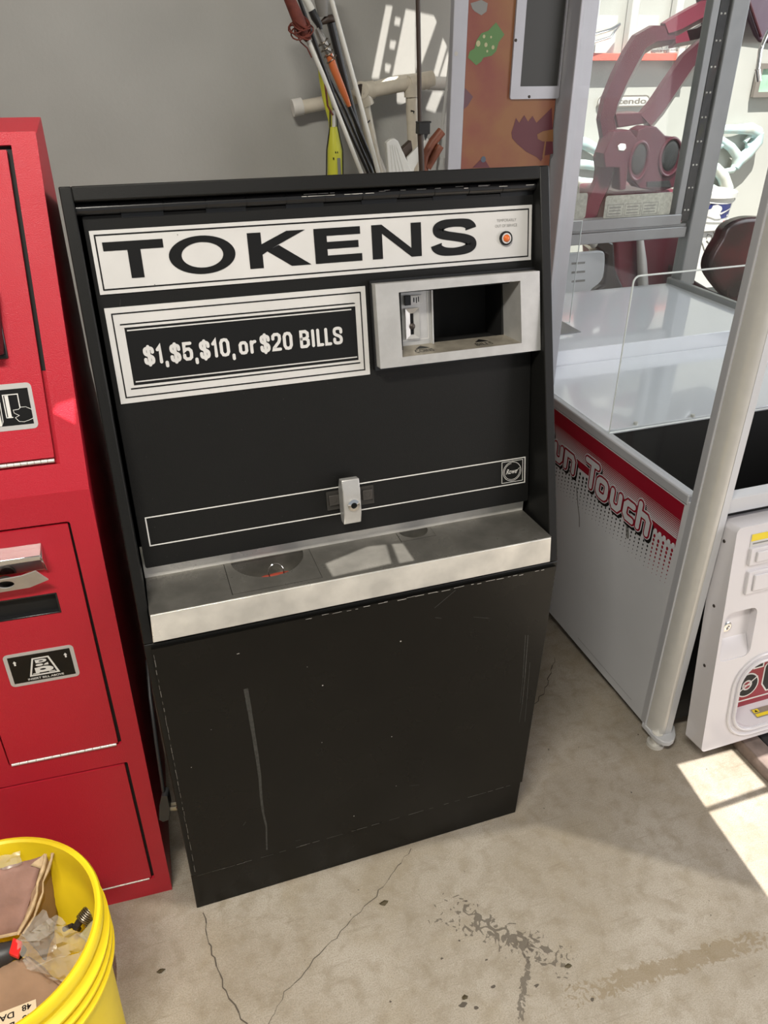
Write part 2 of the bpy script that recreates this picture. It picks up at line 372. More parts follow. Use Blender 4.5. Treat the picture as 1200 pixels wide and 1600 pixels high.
def concrete():
    m = bpy.data.materials.new('worn_concrete'); N, L = nodes(m); b = N['Principled BSDF']
    tc = N.new('ShaderNodeTexCoord')
    def noise(sc, det=6, vec=None, dist=0.0):
        n = N.new('ShaderNodeTexNoise'); n.inputs['Scale'].default_value = sc; n.inputs['Detail'].default_value = det; n.inputs['Distortion'].default_value = dist
        L.new(vec or tc.outputs['Object'], n.inputs['Vector']); return n.outputs['Fac']
    def rng(x, a, c, o0=0.0, o1=1.0):
        r = N.new('ShaderNodeMapRange'); r.inputs[1].default_value = a; r.inputs[2].default_value = c; r.inputs[3].default_value = o0; r.inputs[4].default_value = o1
        L.new(x, r.inputs[0]); return r.outputs[0]
    def mix(f, A, B):
        x = N.new('ShaderNodeMix'); x.data_type = 'RGBA'; L.new(f, x.inputs[0])
        for i, q in ((6, A), (7, B)):
            if isinstance(q, tuple): x.inputs[i].default_value = (*q, 1)
            else: L.new(q, x.inputs[i])
        return x.outputs[2]
    def math_(op, a, c=None):
        x = N.new('ShaderNodeMath'); x.operation = op
        for i, q in ((0, a), (1, c)):
            if q is None: continue
            if isinstance(q, (int, float)): x.inputs[i].default_value = q
            else: L.new(q, x.inputs[i])
        return x.outputs[0]
    c = mix(rng(noise(4.0, 8, dist=0.6), 0.35, 0.66), (0.40, 0.360, 0.305), (0.31, 0.270, 0.215))
    c = mix(rng(noise(30, 8, dist=0.4), 0.46, 0.74, 0, 0.7), c, (0.225, 0.185, 0.130))
    c = mix(rng(noise(8, 5, dist=0.5), 0.52, 0.70, 0, 0.5), c, (0.31, 0.260, 0.185))
    c = mix(rng(noise(150, 4), 0.58, 0.80, 0, 0.7), c, (0.42, 0.385, 0.32))
    # long broom strokes left from finishing
    mp = N.new('ShaderNodeMapping'); mp.inputs['Rotation'].default_value = (0, 0, R(62)); mp.inputs['Scale'].default_value = (9, 150, 1)
    L.new(tc.outputs['Object'], mp.inputs[0])
    c = mix(rng(noise(1.0, 4, mp.outputs[0]), 0.60, 0.78, 0, 0.5), c, (0.20, 0.165, 0.12))
    c = mix(rng(noise(420, 3), 0.42, 0.66, 0, 0.55), c, (0.20, 0.165, 0.12))
    # dark specks
    c = mix(rng(noise(70, 2), 0.745, 0.775), c, (0.06, 0.05, 0.04))
    # streak of old adhesive and an oily smear (stains with their own outline)
    def seg(p0, p1, half, amp):
        p0 = Vector(p0); p1 = Vector(p1); d = p1 - p0; ln = d.length; a = math.atan2(d.y, d.x)
        mp = N.new('ShaderNodeMapping'); mp.vector_type = 'TEXTURE'
        mp.inputs['Location'].default_value = ((p0.x + p1.x) / 2, (p0.y + p1.y) / 2, 0); mp.inputs['Rotation'].default_value = (0, 0, a); mp.inputs['Scale'].default_value = (ln / 2, half, 1)
        L.new(tc.outputs['Object'], mp.inputs[0])
        sx = N.new('ShaderNodeSeparateXYZ'); L.new(mp.outputs[0], sx.inputs[0])
        r = math_('MAXIMUM', math_('ABSOLUTE', sx.outputs[0]), math_('ABSOLUTE', sx.outputs[1]))
        r = math_('ADD', r, rng(noise(46, 8, dist=2.2), 0.3, 0.7, -amp, amp))
        return rng(r, 0.95, 0.75)
    F2 = lambda u, v: tuple(atZ(u, v).xy) + (0,)
    c = mix(math_('MULTIPLY', seg(F2(905, 1552), F2(1190, 1466), 0.017, 0.6), 0.62), c, (0.20, 0.150, 0.085))
    c = mix(math_('MULTIPLY', seg(F2(735, 1438), F2(848, 1488), 0.019, 1.3), 0.75), c, (0.075, 0.060, 0.045))
    c = mix(math_('MULTIPLY', seg(F2(826, 1484), F2(812, 1590), 0.006, 1.1), 0.72), c, (0.075, 0.060, 0.045))
    L.new(c, b.inputs['Base Color'])
    L.new(rng(noise(30, 4), 0.3, 0.7, 0.55, 0.85), b.inputs['Roughness'])
    bp = N.new('ShaderNodeBump'); bp.inputs['Strength'].default_value = 0.35; bp.inputs['Distance'].default_value = 0.003
    L.new(math_('ADD', noise(120, 5), noise(25, 4)), bp.inputs['Height']); L.new(bp.outputs[0], b.inputs['Normal'])
    return m
M['concrete'] = concrete()
M['crack'] = mat('crack_stain_brown', (0.085, 0.070, 0.055), 0.9)  # brown tone of the floor cracks and stain spots

# ================================================================ SETTING
def crack(b, pts, t, jit=0.004):
    q = []
    for i in range(len(pts) - 1):
        a = Vector(pts[i]); c = Vector(pts[i + 1]); n = max(2, int((c - a).length / 0.012))
        for k in range(n):
            p = a.lerp(c, k / n) + Vector((random.uniform(-jit, jit), random.uniform(-jit, jit)))
            q.append((p.x, p.y))
    q.append(tuple(pts[-1]))
    for i in range(len(q) - 1):
        tt = t * random.uniform(0.45, 1.3)
        b.ribbon([q[i], q[i + 1]], tt, 0.0006, 1, cap=False)
b = MB(); b.quad(-5, -6, 6, 5, 0.0, 0)
crack(b, [atZ(318, 1424).xy, atZ(340, 1520).xy, atZ(360, 1560).xy, atZ(392, 1610).xy, atZ(420, 1700).xy], 0.0023)
crack(b, [atZ(645, 1325).xy, atZ(600, 1385).xy, atZ(555, 1432).xy, atZ(500, 1490).xy, atZ(440, 1560).xy, atZ(400, 1640).xy], 0.0014)
crack(b, [atZ(866, 1030).xy, atZ(852, 1080).xy, atZ(835, 1100).xy], 0.002)
for u, v, r_ in ((770, 1542, .0045), (723, 1570, .0075), (744, 1575, .0045), (690, 1498, .0030), (718, 1470, .0026), (728, 1408, .0034), (760, 1500, .0030), (925, 1562, .0050), (610, 1565, .0028), (838, 1540, .0050)):
    c_ = atZ(u, v); b.flat([(c_.x + r_ * random.uniform(.5, 1.3) * math.cos(i * .7), c_.y + r_ * random.uniform(.4, .9) * math.sin(i * .7)) for i in range(9)], 0.0005, 1)
struct(b.build('floor', [M['concrete'], M['crack']], smooth=0, recalc=False))
struct(MB().box(-3.0, 1.12, 0, 1.06, 1.22, 3.0).build('wall_back', M['wall'], smooth=0))
struct(MB().box(0.96, 1.22, 0, 1.06, 3.4, 3.0).build('wall_return', M['wall'], smooth=0))
struct(MB().box(1.06, 3.30, 0, 6.0, 3.40, 2.6).build('wall_far', M['wall_far'], smooth=0))
struct(MB().box(-3.1, -6, 0, -3.0, 1.22, 3.0).build('wall_left', M['wall'], smooth=0))

def to_ceiling(p, z=2.72):
    t = (z - p.z) / SUN_DIR.z; q = p + SUN_DIR * t; return (q.x, q.y)
holes = []
def sun_patch_hole(pts): holes.append([to_ceiling(p) for p in pts])  # openings added to the unseen ceiling, shaped to give the sun patches below
# daylight on the floor in front of the white machine
sun_patch_hole([V(1.108, 0.000, 0), V(1.26, -0.004, 0), V(1.26, -0.118, 0), V(1.092, -0.122, 0)])
sun_patch_hole([V(1.275, -0.05, 0), V(1.95, -0.02, 0), V(1.95, -0.118, 0), V(1.275, -0.118, 0)])
sun_patch_hole([V(1.090, -0.134, 0), V(2.3, -0.130, 0), V(2.3, -1.3, 0), V(1.05, -1.1, 0), V(1.062, -0.40, 0)])
# patch on the steel tray, the red machine, and the stripes on the back wall
sun_patch_hole([atZ(508, 880, .715), atZ(574, 853, .715), atZ(603, 850, .715), atZ(612, 880, .715), atZ(520, 901, .715)])
sun_patch_hole([atZ(612, 849, .715), atZ(648, 847, .715), atZ(668, 872, .715), atZ(624, 880, .715)])
sun_patch_hole([atY(97, 643, .10), atY(124, 634, .10), atY(134, 690, .10), atY(92, 662, .10)])
yw = 1.12
for q in ([(603, 7), (614, 8), (592, 124), (580, 124)], [(618, 25), (627, 27), (624, 42), (615, 40)], [(610, 62), (620, 63), (616, 79), (608, 77)],
          [(602, 98), (612, 100), (608, 115), (601, 113)], [(634, 13), (649, 16), (649, 122), (612, 122)], [(650, 17), (678, 23), (683, 34), (660, 98), (650, 110)],
          [(692, 58), (699, 72), (684, 122), (676, 118)], [(700, 78), (702, 122), (686, 122)], [(610, 189), (626, 193), (617, 218), (598, 219)],
          [(676, 141), (694, 141), (680, 177), (664, 172)], [(620, 142), (633, 142), (635, 165), (620, 162)]):
    sun_patch_hole([atY(u, v, yw) for u, v in q])
b = MB(); b.plate([(-3.1, -6), (4.2, -6), (4.2, 1.20), (-3.1, 1.20)], holes, 2.718, 2.722)
struct(b.build('ceiling', M['ceil'], smooth=0))

# added plate out of view, shaped to end the spot's light at the machines' feet
b = MB(); zs = 2.45; k_ = (SPOT_AT.z - zs) / SPOT_AT.z
edge = [(-2.2, 1.1), (-.153, .080), (0.0, .012), (.42, .000), (.60, -.022), (.725, -.041), (1.073, -.322), (2.6, -1.55), (2.6, 9.0), (-2.2, 9.0)]
edge = [(SPOT_AT.x + (x - SPOT_AT.x) * k_, SPOT_AT.y + (y - SPOT_AT.y) * k_) for x, y in edge]
b.prism(edge, zs - .0005, zs + .0005); b.box(edge[8][0] - .35, edge[8][1] - .01, zs - .0005, edge[8][0], edge[8][1], 2.718)
b.box(SPOT_AT.x - .03, SPOT_AT.y - .03, 2.66, SPOT_AT.x + .03, SPOT_AT.y + .03, 2.718)
struct(b.build('light_cutoff_1', M['black'], smooth=0))

# ================================================================ BLACK CHANGE MACHINE
W0, WM, WT = 0.692, 0.708, 0.700
H1, H2, TP = 0.660, 1.285, 0.153
SL = math.hypot(TP, H2 - H1); S = V(0, TP, H2 - H1) / SL; NN = V(0, -(H2 - H1), TP) / SL; O1 = V(0, 0, H1)
def xr(z): return W0 + (WM - W0) * z / H1 if z < H1 else WM + (WT - WM) * (z - H1) / (H2 - H1)
tm = empty('change_machine', (0.35, 0.2, 0), 'black steel change machine with a white TOKENS sign and a steel tray', 'change machine')
b = MB()
back = TP + 0.30 * math.cos(R(13.8)), H2 - 0.30 * math.sin(R(13.8))
def cheek(x_of):
    loop = [(0.0, H1), (TP, H2), back, (back[0], H1)]
    A = [V(x_of(z)[0], y, z) for y, z in loop]; B = [V(x_of(z)[1], y, z) for y, z in loop]
    b.mesh(A + B, [(0, 1, 2, 3), (7, 6, 5, 4)] + [(i, i + 4, (i + 1) % 4 + 4, (i + 1) % 4) for i in range(4)])
cheek(lambda z: (0.0, 0.0155)); cheek(lambda z: (xr(z) - 0.0165, xr(z)))
b.hexa([V(0.003, 0, 0.102), V(W0 + .003, 0, 0.102), V(W0 + .003, back[0], 0.102), V(0.003, back[0], 0.102),
        V(0.0, 0, H1 - .001), V(WM, 0, H1 - .001), V(WM, back[0], H1 - .001), V(0.0, back[0], H1 - .001)])
FS = Frame(O1, (1, 0, 0), S, NN)
b.box(0.015, 0.625, -0.035, WT - 0.016, 0.6435, 0.0, fr=FS)                    # top bezel
b.box(0.015, 0.6395, -0.30, WT - 0.016, 0.6435, -0.035, fr=FS)                 # lid
b.box(0.0155, 0.06, -0.20, WT - 0.016, 0.64, -0.19, fr=FS)                      # inside back
cab = b.build('cabinet', M['black'], tm, bevel=0.0018)
b = MB(); b.hexa([V(0.002, 0.002, 0), V(0.6895, 0.002, 0), V(0.6895, back[0] - .01, 0), V(0.002, back[0] - .01, 0), V(0.003, 0.002, 0.101), V(0.693, 0.002, 0.101), V(0.693, back[0] - .01, 0.101), V(0.003, back[0] - .01, 0.101)])
b.build('plinth', M['black_smooth'], tm, bevel=0.0015)
# lower front panel with its scuffs
b = MB()
b.hexa([V(0.011, -0.006, 0.106), V(0.6905, -0.006, 0.106), V(0.6905, -0.001, 0.106), V(0.011, -0.001, 0.106), V(0.0105, -0.006, 0.653), V(0.702, -0.006, 0.653), V(0.702, -0.001, 0.653), V(0.0105, -0.001, 0.653)])
FF = Frame((0, -0.0064, 0), (1, 0, 0), (0, 0, 1), (0, -1, 0))
def scuff(pxs, t0, t1, m):
    pts = [atY(u, v, -0.0064) for u, v in pxs]; pts = [(p.x, p.z) for p in pts]
    for i in range(len(pts) - 1): b.ribbon(pts[i:i + 2], t0 + (t1 - t0) * i / max(1, len(pts) - 2), 0.0, m, FF, cap=False)
scuff([(384, 1076), (390, 1110), (395, 1140), (402, 1185), (406, 1215), (408, 1245), (411, 1270), (416, 1290), (417, 1328)], 0.0075, 0.003, 1)
scuff([(825, 992), (820, 1060), (816, 1100), (811, 1130)], 0.0016, 0.0008, 1)
scuff([(821, 992), (817, 1060), (813, 1098)], 0.0012, 0.0007, 1)
scuff([(828, 1035), (820, 1128)], 0.0009, 0.0009, 1)
scuff([(679, 950), (712, 922)], 0.0012, 0.0012, 1)
scuff([(370, 1022), (374, 1021)], 0.0012, 0.0012, 2); scuff([(680, 965), (690, 966)], 0.001, 0.001, 1); scuff([(740, 964), (765, 966)], 0.0008, 0.0008, 1)
for u, v, r in ((626, 1002, .0016), (504, 1071, .0014), (612, 1151, .0010), (503, 1160, .0009), (299, 1199, .0009), (619, 1228, .0009), (553, 1275, .0011), (480, 1042, .0006), (330, 1140, .0007)):
    p = atY(u, v, -.0064); b.flat(ellipse(p.x, p.z, r, r, 7), 0.0001, 2, FF)
scuff([(462, 1314), (470, 1312)], .001, .001, 1); scuff([(640, 1228), (655, 1226)], .001, .001, 1); scuff([(380, 1290), (384, 1284)], .0014, .0014, 1)
# worn bright edge along the top right of the panel
for i in range(26):
    x = 0.25 + 0.44 * i / 26 + random.uniform(-.01, .01); z = 0.6525 + random.uniform(-.0022, .0002)
    b.ribbon([(x, z), (x + random.uniform(.004, .018), z)], random.uniform(.0005, .0014), 0.0002, 2, FF, cap=False)
for i in range(30):
    x = 0.02 + 0.66 * i / 30 + random.uniform(-.01, .01); z = 0.1065 + random.uniform(-.0006, .0004); b.ribbon([(x, z), (x + random.uniform(.006, .026), z)], random.uniform(.0004, .0011), 0.0002, 3, FF, cap=False)
for i in range(34):
    z = 0.12 + 0.53 * i / 34; x = 0.0118 + random.uniform(-.0004, .0006); b.ribbon([(x, z), (x, z + random.uniform(.004, .018))], random.uniform(.0005, .0013), 0.0002, 3, FF, cap=False)
b.build('lower_panel', [M['black_smooth'], M['scuff'], M['chip'], M['worn']], tm, recalc=False)
# steel ledge
b = MB()
b.plate([(0.0165, 0.0), (0.6885, 0.0), (0.6835, 0.098), (0.0185, 0.098)], [rrect(0.141, 0.009, 0.284, 0.0965), rrect(0.438, 0.067, 0.502, 0.0965)], 0.7125, 0.714, 1)
ledge = b.build('steel_tray', [M['steel'], M['steel_worn']], tm, smooth=0)
b = MB()
b.hexa([V(0.0145, -0.003, 0.663), V(0.6905, -0.003, 0.663), V(0.6905, 0.0, 0.663), V(0.0145, 0.0, 0.663), V(0.0175, -0.003, 0.7135), V(0.6865, -0.003, 0.7135), V(0.6865, 0.0, 0.7135), V(0.0175, 0.0, 0.7135)])
b.build('tray_lip', M['steel'], ledge, bevel=0.001)
b = MB(); b.box(0.018, 0.098, 0.714, 0.684, 0.0995, 0.772); b.build('back_strip', M['steel'], ledge)
def cup(name, x0, x1, y0, y1, cx, rx, ry, dep):
    b = MB(); dish = ellipse(cx, y1 - .001, rx, ry, 24, 180, 360)
    b.plate(rrect(x0 + .0008, y0 + .0008, x1 - .0008, y1 - .0002), [dish], 0.7128, 0.7146, 0)
    n = 7; prev = [V(x, y, 0.7145) for x, y in dish]
    rows = [prev]
    for j in range(1, n + 1):
        t = math.pi / 2 * j / n; k = 0.25 + 0.75 * math.cos(t)
        rows.append([V(cx + (x - cx) * k, y1 - .001 + (y - y1 + .001) * k, 0.7145 - dep * math.sin(t)) for x, y in dish])
    for j in range(n):
        for i in range(len(dish) - 1):
            b.mesh([rows[j][i], rows[j][i + 1], rows[j + 1][i + 1], rows[j + 1][i]], [(0, 1, 2, 3)], 1)
    bl = rows[-1]; b.mesh(bl, [tuple(range(len(bl)))], 1)
    b.mesh([V(cx - rx, y1, 0.7145), V(cx + rx, y1, 0.7145), V(cx + rx, y1, 0.714 - dep), V(cx - rx, y1, 0.714 - dep)], [(0, 1, 2, 3)], 1)
    b.build(name, [M['steel_worn'], M['steel_worn']], ledge, merge=True, recalc=True)
cup('coin_cup', 0.141, 0.284, 0.009, 0.0965, 0.2125, 0.060, 0.058, 0.044)
cup('coin_cup', 0.438, 0.502, 0.067, 0.0965, 0.470, 0.026, 0.024, 0.026)

# upper door
A = O1 + S * 0.103 - NN * 0.062; B = O1 + S * 0.609 - NN * 0.022
SD = (B - A).normalized(); ND = V(0, -SD.z, SD.y)
FD = Frame(A, (1, 0, 0), SD, ND)
b = MB(); OPN = rrect(0.460, 0.278, 0.664, 0.374)
b.plate(rrect(0.0215, -0.0045, 0.6848, 0.507, 0.003, 2), [OPN], -0.022, 0.0)
b.frame_line(0.0332, 0.0308, 0.6784, 0.0790, 0.0020, 0.0004, 1, FD)
door_ = None
bb = MB()
v_, f_ = plate_geo(rrect(0.0215, -0.0045, 0.6848, 0.507, 0.003, 2), [OPN], 0.022)
bb.mesh([FD.p(q.x, q.y, q.z - 0.011) for q in v_], f_, 0)
bb.frame_line(0.0332, 0.0308, 0.6784, 0.0790, 0.0020, 0.0004, 1, FD)
bb.frame_line(0.6324, 0.0358, 0.6735, 0.0752, 0.0010, 0.0004, 1, FD)
for rad, t, a0, a1 in ((0.0172, 0.0009, 0, 360), (0.0148, 0.0007, 95, 372)):
    bb.ribbon(ellipse(0.6525, 0.0556, rad, rad, 36, a0, a1), t, 0.0004, 1, FD, cyclic=(a1 - a0 == 360), cap=False)
bb.text('Rowe', 0.6405, 0.0515, 0.6625, 0.0605, 0.0005, 1, FD, offset=0.01, shear=0.45)
bb.ribbon([(0.6625, 0.0565), (0.6655, 0.0600), (0.6685, 0.0605)], 0.0007, 0.0005, 1, FD)
bb.ribbon([(0.165, 0.386), (0.166, 0.391)], .0005, .0003, 2, FD, cap=False); bb.ribbon([(0.05, 0.3905), (0.052, 0.399)], .0005, .0003, 2, FD, cap=False)
for i in range(40):
    x = random.uniform(.03, .67); bb.flat(ellipse(x, random.uniform(0.0, .26), .0005, .0005, 6), .0003, 2, FD)
b.bm.free()
door = bb.build('upper_door', [M['black'], M['white_line'], M['scuff']], tm, recalc=False)
# sign plates
def letter_T(b, u0, v0, u1, v1, w):
    h = v1 - v0; c = (u0 + u1) / 2
    b.quad(u0, v1 - h * .235, u1, v1, w, 1, FD); b.quad(c - .0085, v0, c + .0085, v1 - h * .235, w, 1, FD)
b = MB(); b.box(0.0268, 0.4072, 0, 0.6812, 0.4890, 0.002, 0, FD)
b.frame_line(0.0318, 0.4122, 0.6762, 0.4840, 0.0020, 0.0024, 1, FD)
w = 0.0026; y0, y1 = 0.4258, 0.4738
letter_T(b, 0.0407, y0, 0.1191, y1, w)
v_, f_ = plate_geo(ellipse(0.1699, 0.4494, 0.0456, 0.0253, 48), [ellipse(0.1699, 0.4494, 0.0285, 0.0168, 40)], 0)
b.mesh([FD.p(q.x, q.y, w) for q in v_], f_, 1)
b.quad(0.2341, y0, 0.2535, y1, w, 1, FD)                                        # K
b.flat([(0.2535, 0.4440), (0.2535, 0.4580), (0.2905, y1), (0.3180, y1), (0.2700, 0.4527)], w, 1, FD)
b.flat([(0.2600, 0.4485), (0.2780, 0.4555), (0.3235, y0), (0.2945, y0)], w, 1, FD)
b.quad(0.3300, y0, 0.3490, y1, w, 1, FD)                                        # E
for a, c, x in ((y1 - .0105, y1, 0.4000), (0.4452, 0.4550, 0.3965), (y0, y0 + .0105, 0.4012)): b.quad(0.3490, a, x, c, w, 1, FD)
b.quad(0.4173, y0, 0.4335, y1, w, 1, FD); b.quad(0.4790, y0, 0.4955, y1, w, 1, FD)   # N
b.flat([(0.4173, y1), (0.4335, y1), (0.4955, y0), (0.4790, y0)], w + .00005, 1, FD)
def sring(t): # S centre line with varying stroke
    return t
pts = [(0.5770, 0.4600), (0.5760, 0.4640), (0.5690, 0.4690), (0.5490, 0.4702), (0.5320, 0.4690), (0.5225, 0.4635), (0.5240, 0.4570), (0.5330, 0.4530), (0.5500, 0.4500), (0.5680, 0.4465), (0.5770, 0.4415), (0.5770, 0.4350), (0.5680, 0.4300), (0.5490, 0.4282), (0.5310, 0.4295), (0.5210, 0.4345), (0.5195, 0.4400)]
def smooth_path(p, k=3):
    for _ in range(k):
        q = [p[0]]
        for i in range(len(p) - 1):
            a, c = p[i], p[i + 1]
            q += [(a[0] * .75 + c[0] * .25, a[1] * .75 + c[1] * .25), (a[0] * .25 + c[0] * .75, a[1] * .25 + c[1] * .75)]
        p = q + [p[-1]]
    return p
sp = smooth_path(pts); L_, R_ = [], []
for i, (x, y) in enumerate(sp):
    a = sp[max(0, i - 1)]; c = sp[min(len(sp) - 1, i + 1)]; d = Vector((c[0] - a[0], c[1] - a[1])).normalized()
    vert = abs(d.y); hw = 0.0056 * (1 - vert) + 0.0092 * vert
    if 0.0 <= i / len(sp) < .5 and False: hw = hw
    L_.append((x - d.y * hw, y + d.x * hw)); R_.append((x + d.y * hw, y - d.x * hw))
for i in range(len(sp) - 1): b.flat([L_[i], R_[i], R_[i + 1], L_[i + 1]], w, 1, FD)
b.text('TEMPORARILY', 0.6205, 0.4668, 0.6540, 0.4708, w, 2, FD); b.text('OUT OF SERVICE', 0.6178, 0.4590, 0.6555, 0.4630, w, 2, FD)
for u, v in ((0.140, 0.4775), (0.10, .415)): b.flat(ellipse(u, v, .0008, .0008, 8), w, 2, FD)
tok = b.build('token_sign', [M['white_sign'], M['ink'], M['grey_print']], door, recalc=False)
tok['label'] = 'white TOKENS sign plate'
b = MB(); b.lathe([(0.0105, 0), (0.0105, 0.0035), (0.0078, 0.0035)], (0.6358, 0.4425, 0.002), 28, 0, fr=FD); b.lathe([(0.0078, 0.0045), (0.0058, 0.0045), (0.0058, 0.0)], (0.6358, 0.4425, 0.002), 28, 1, fr=FD)
b.mesh([FD.p(0.6358 + .0078 * math.cos(i * .2244), 0.4425 + .0078 * math.sin(i * .2244), .0060) for i in range(28)] + [FD.p(0.6358 + .0056 * math.cos(i * .2244), 0.4425 + .0056 * math.sin(i * .2244), .0060) for i in range(28)], [(i, (i + 1) % 28, 28 + (i + 1) % 28, 28 + i) for i in range(28)], 1)
b.dome((0.6358, 0.4425, 0.0055), FD, 0.0058, 0.0058, 0.005, 2)
b.build('indicator_light', [M['ink'], M['white_sign'], M['amber']], tok)['label'] = 'orange indicator light'
b = MB(); b.box(0.0286, 0.2555, 0, 0.4030, 0.3890, 0.002, 0, FD)
b.frame_line(0.0362, 0.2630, 0.3955, 0.3815, 0.0019, 0.0024, 1, FD)
b.quad(0.0505, 0.2750, 0.3855, 0.3660, 0.0023, 1, FD)
b.quad(0.0455, 0.3645, 0.3835, 0.3665, 0.0024, 1, FD); b.quad(0.0455, 0.2745, 0.3880, 0.2765, 0.0024, 1, FD)
b.quad(0.0450, 0.3610, 0.0905 + .30, 0.3644, 0.0025, 0, FD); b.quad(0.0450, 0.2766, 0.390, 0.2800, 0.0025, 0, FD)
b.quad(0.0535, 0.3560, 0.3790, 0.3578, 0.0026, 0, FD); b.quad(0.0535, 0.2840, 0.3835, 0.2858, 0.0026, 0, FD)
b.quad(0.0440, 0.3578, 0.0505, 0.2858, 0.0023, 0, FD)
def stroke(paths, u0, u1, v0, v1, t=.0046):
    for ip, pth in enumerate(paths):
        q = [(u0 + t / 2 + (u1 - u0 - t) * x, v0 + t / 2 + (v1 - v0 - t) * y) for x, y in pth]
        b.ribbon(q, t, 0.0028 + .00015 * ip, 0, FD, cap=True)
S_ = smooth_path([(1, .72), (1, .92), (.75, 1), (.25, 1), (0, .92), (0, .66), (.25, .56), (.75, .46), (1, .34), (1, .08), (.75, 0), (.25, 0), (0, .08), (0, .28)], 2)
O_ = [(.0, .2), (0, .8), (.2, .97), (.5, 1), (.8, .97), (1, .8), (1, .2), (.8, .03), (.5, 0), (.2, .03), (0, .2)]
G = {'$': [S_, [(.5, -.10), (.5, 1.10)]], 'S': [S_], '1': [[(.15, .80), (.9, 1), (.9, 0)]], '0': [O_], ',': [[(.8, 1), (.8, .5), (.2, 0)]],
     '5': [[(.95, 1), (.08, 1), (.05, .55), (.3, .64), (.7, .64), (.96, .52), (1, .32), (.95, .1), (.7, 0), (.25, 0), (0, .12), (0, .26)]],
     '2': [[(0, .72), (.02, .9), (.25, 1), (.72, 1), (.98, .9), (1, .68), (.85, .48), (.1, .12), (.02, 0), (1, 0)]],
     'o': [O_], 'r': [[(0, 1), (0, 0)], [(0, .68), (.35, .95), (1, 1)]], 'I': [[(.5, 1), (.5, 0)]], 'L': [[(0, 1), (0, 0), (1, 0)]],
     'B': [[(0, 0), (0, 1), (.65, 1), (.95, .88), (.95, .64), (.65, .52), (0, .52)], [(.65, .52), (1, .40), (1, .12), (.7, 0), (0, 0)]]}
for ch, u0, u1, v0, v1 in (('$', .0700, .0850, .3065, .3325), ('1', .0870, .0960, .3070, .3335), (',', .0985, .1030, .3005, .3100),
        ('$', .1065, .1215, .3065, .3325), ('5', .1240, .1385, .3070, .3335), (',', .1405, .1450, .3005, .3100),
        ('$', .1480, .1630, .3065, .3325), ('1', .1650, .1740, .3070, .3335), ('0', .1770, .1915, .3070, .3335), (',', .1940, .1985, .3005, .3100),
        ('o', .2045, .2180, .3070, .3265), ('r', .2210, .2310, .3070, .3265), ('$', .2360, .2510, .3065, .3325), ('2', .2535, .2680, .3070, .3335), ('0', .2705, .2850, .3070, .3335),
        ('B', .2960, .3110, .3070, .3335), ('I', .3135, .3195, .3070, .3335), ('L', .3220, .3330, .3070, .3335), ('L', .3345, .3455, .3070, .3335), ('S', .3475, .3625, .3070, .3335)):
    stroke(G[ch], u0, u1, v0, v1)
pr = b.build('price_sign', [M['white_sign'], M['ink']], door, recalc=False); pr['label'] = 'white framed bill price sign'
# bill and coin bezel
b = MB()
bo = [(0.4115, 0.2680), (0.6865, 0.2676), (0.6815, 0.3920), (0.4100, 0.3930)]
op = [(0.4480, 0.2820), (0.6520, 0.2828), (0.6480, 0.3795), (0.4460, 0.3785)]
b.plate(bo, [op], 0.012, 0.030, 0, FD)
bz = b.build('bill_bezel', M['cast'], door, bevel=0.0012); bz['label'] = 'silver cast bezel'
b = MB(); b.plate([(0.4090, 0.2620), (0.6870, 0.2620), (0.6830, 0.3965), (0.4075, 0.3970)], [op], 0.0, 0.012, 0, FD); b.build('bezel_base', M['black_gloss'], bz, bevel=0.002)
b = MB()                                              # sloping throat of the opening
ib = [(0.5190, 0.2860), (0.6440, 0.2860), (0.6420, 0.3760), (0.4500, 0.3770)]
for i in range(4):
    o2 = [(0.4480, 0.2820), (0.6520, 0.2828), (0.6480, 0.3795), (0.4460, 0.3785)]
    i2 = [(0.4585, 0.2905), (0.6440, 0.2905), (0.6415, 0.3770), (0.4570, 0.3765)]
    a, c = o2[i], o2[(i + 1) % 4]; d, e = i2[(i + 1) % 4], i2[i]
    b.mesh([FD.p(*a, .029), FD.p(*c, .029), FD.p(*d, -.018), FD.p(*e, -.018)], [(0, 1, 2, 3)], 1 if i == 0 else 0)
# printing on the lower sill
sill = Frame(FD.p(0.4480, 0.2820, 0.029), (1, 0, 0), FD.p(0, 0.2905, -.018) - FD.p(0, 0.2820, 0.029), SD)
b.text('COINS', 0.027, 0.010, 0.058, 0.022, 0.0006, 2, sill); b.text('BILLS', 0.131, 0.010, 0.160, 0.022, 0.0006, 2, sill)
b.flat([(0.032, 0.026), (0.056, 0.026), (0.044, 0.038)], 0.0006, 2, sill); b.flat([(0.134, 0.026), (0.158, 0.026), (0.146, 0.038)], 0.0006, 2, sill)
b.build('bezel_throat', [M['cast'], M['cast_dirty'], M['ink']], bz, smooth=0, recalc=False)
b = MB(); v0_, v1_ = 0.283, 0.380
b.box(0.5150, v0_, -0.085, 0.6440, v1_, -0.080, 0, FD); b.box(0.640, v0_, -0.085, 0.645, v1_, -0.018, 0, FD); b.box(0.514, v0_, -0.085, 0.517, v1_, -0.024, 0, FD)
b.box(0.514, v0_ - .004, -0.085, 0.645, v0_ + .004, -0.019, 0, FD); b.box(0.514, v1_ - .004, -0.085, 0.645, v1_, -0.018, 0, FD)
b.build('bill_recess', M['black_deep'], bz, smooth=0)['label'] = 'deep black bill opening'
b = MB(); b.box(0.4565, 0.2870, -0.024, 0.5170, 0.3790, -0.016, 0, FD); b.frame_line(0.4640, 0.2980, 0.5100, 0.3740, 0.0012, -0.0155, 1, FD)
b.box(0.5150, 0.2870, -0.024, 0.5175, 0.3790, -0.012, 0, FD)
cp = b.build('coin_plate', [M['cast'], M['steel']], bz)
b = MB(); su0, su1, sv0, sv1 = 0.4700, 0.4930, 0.3010, 0.3480
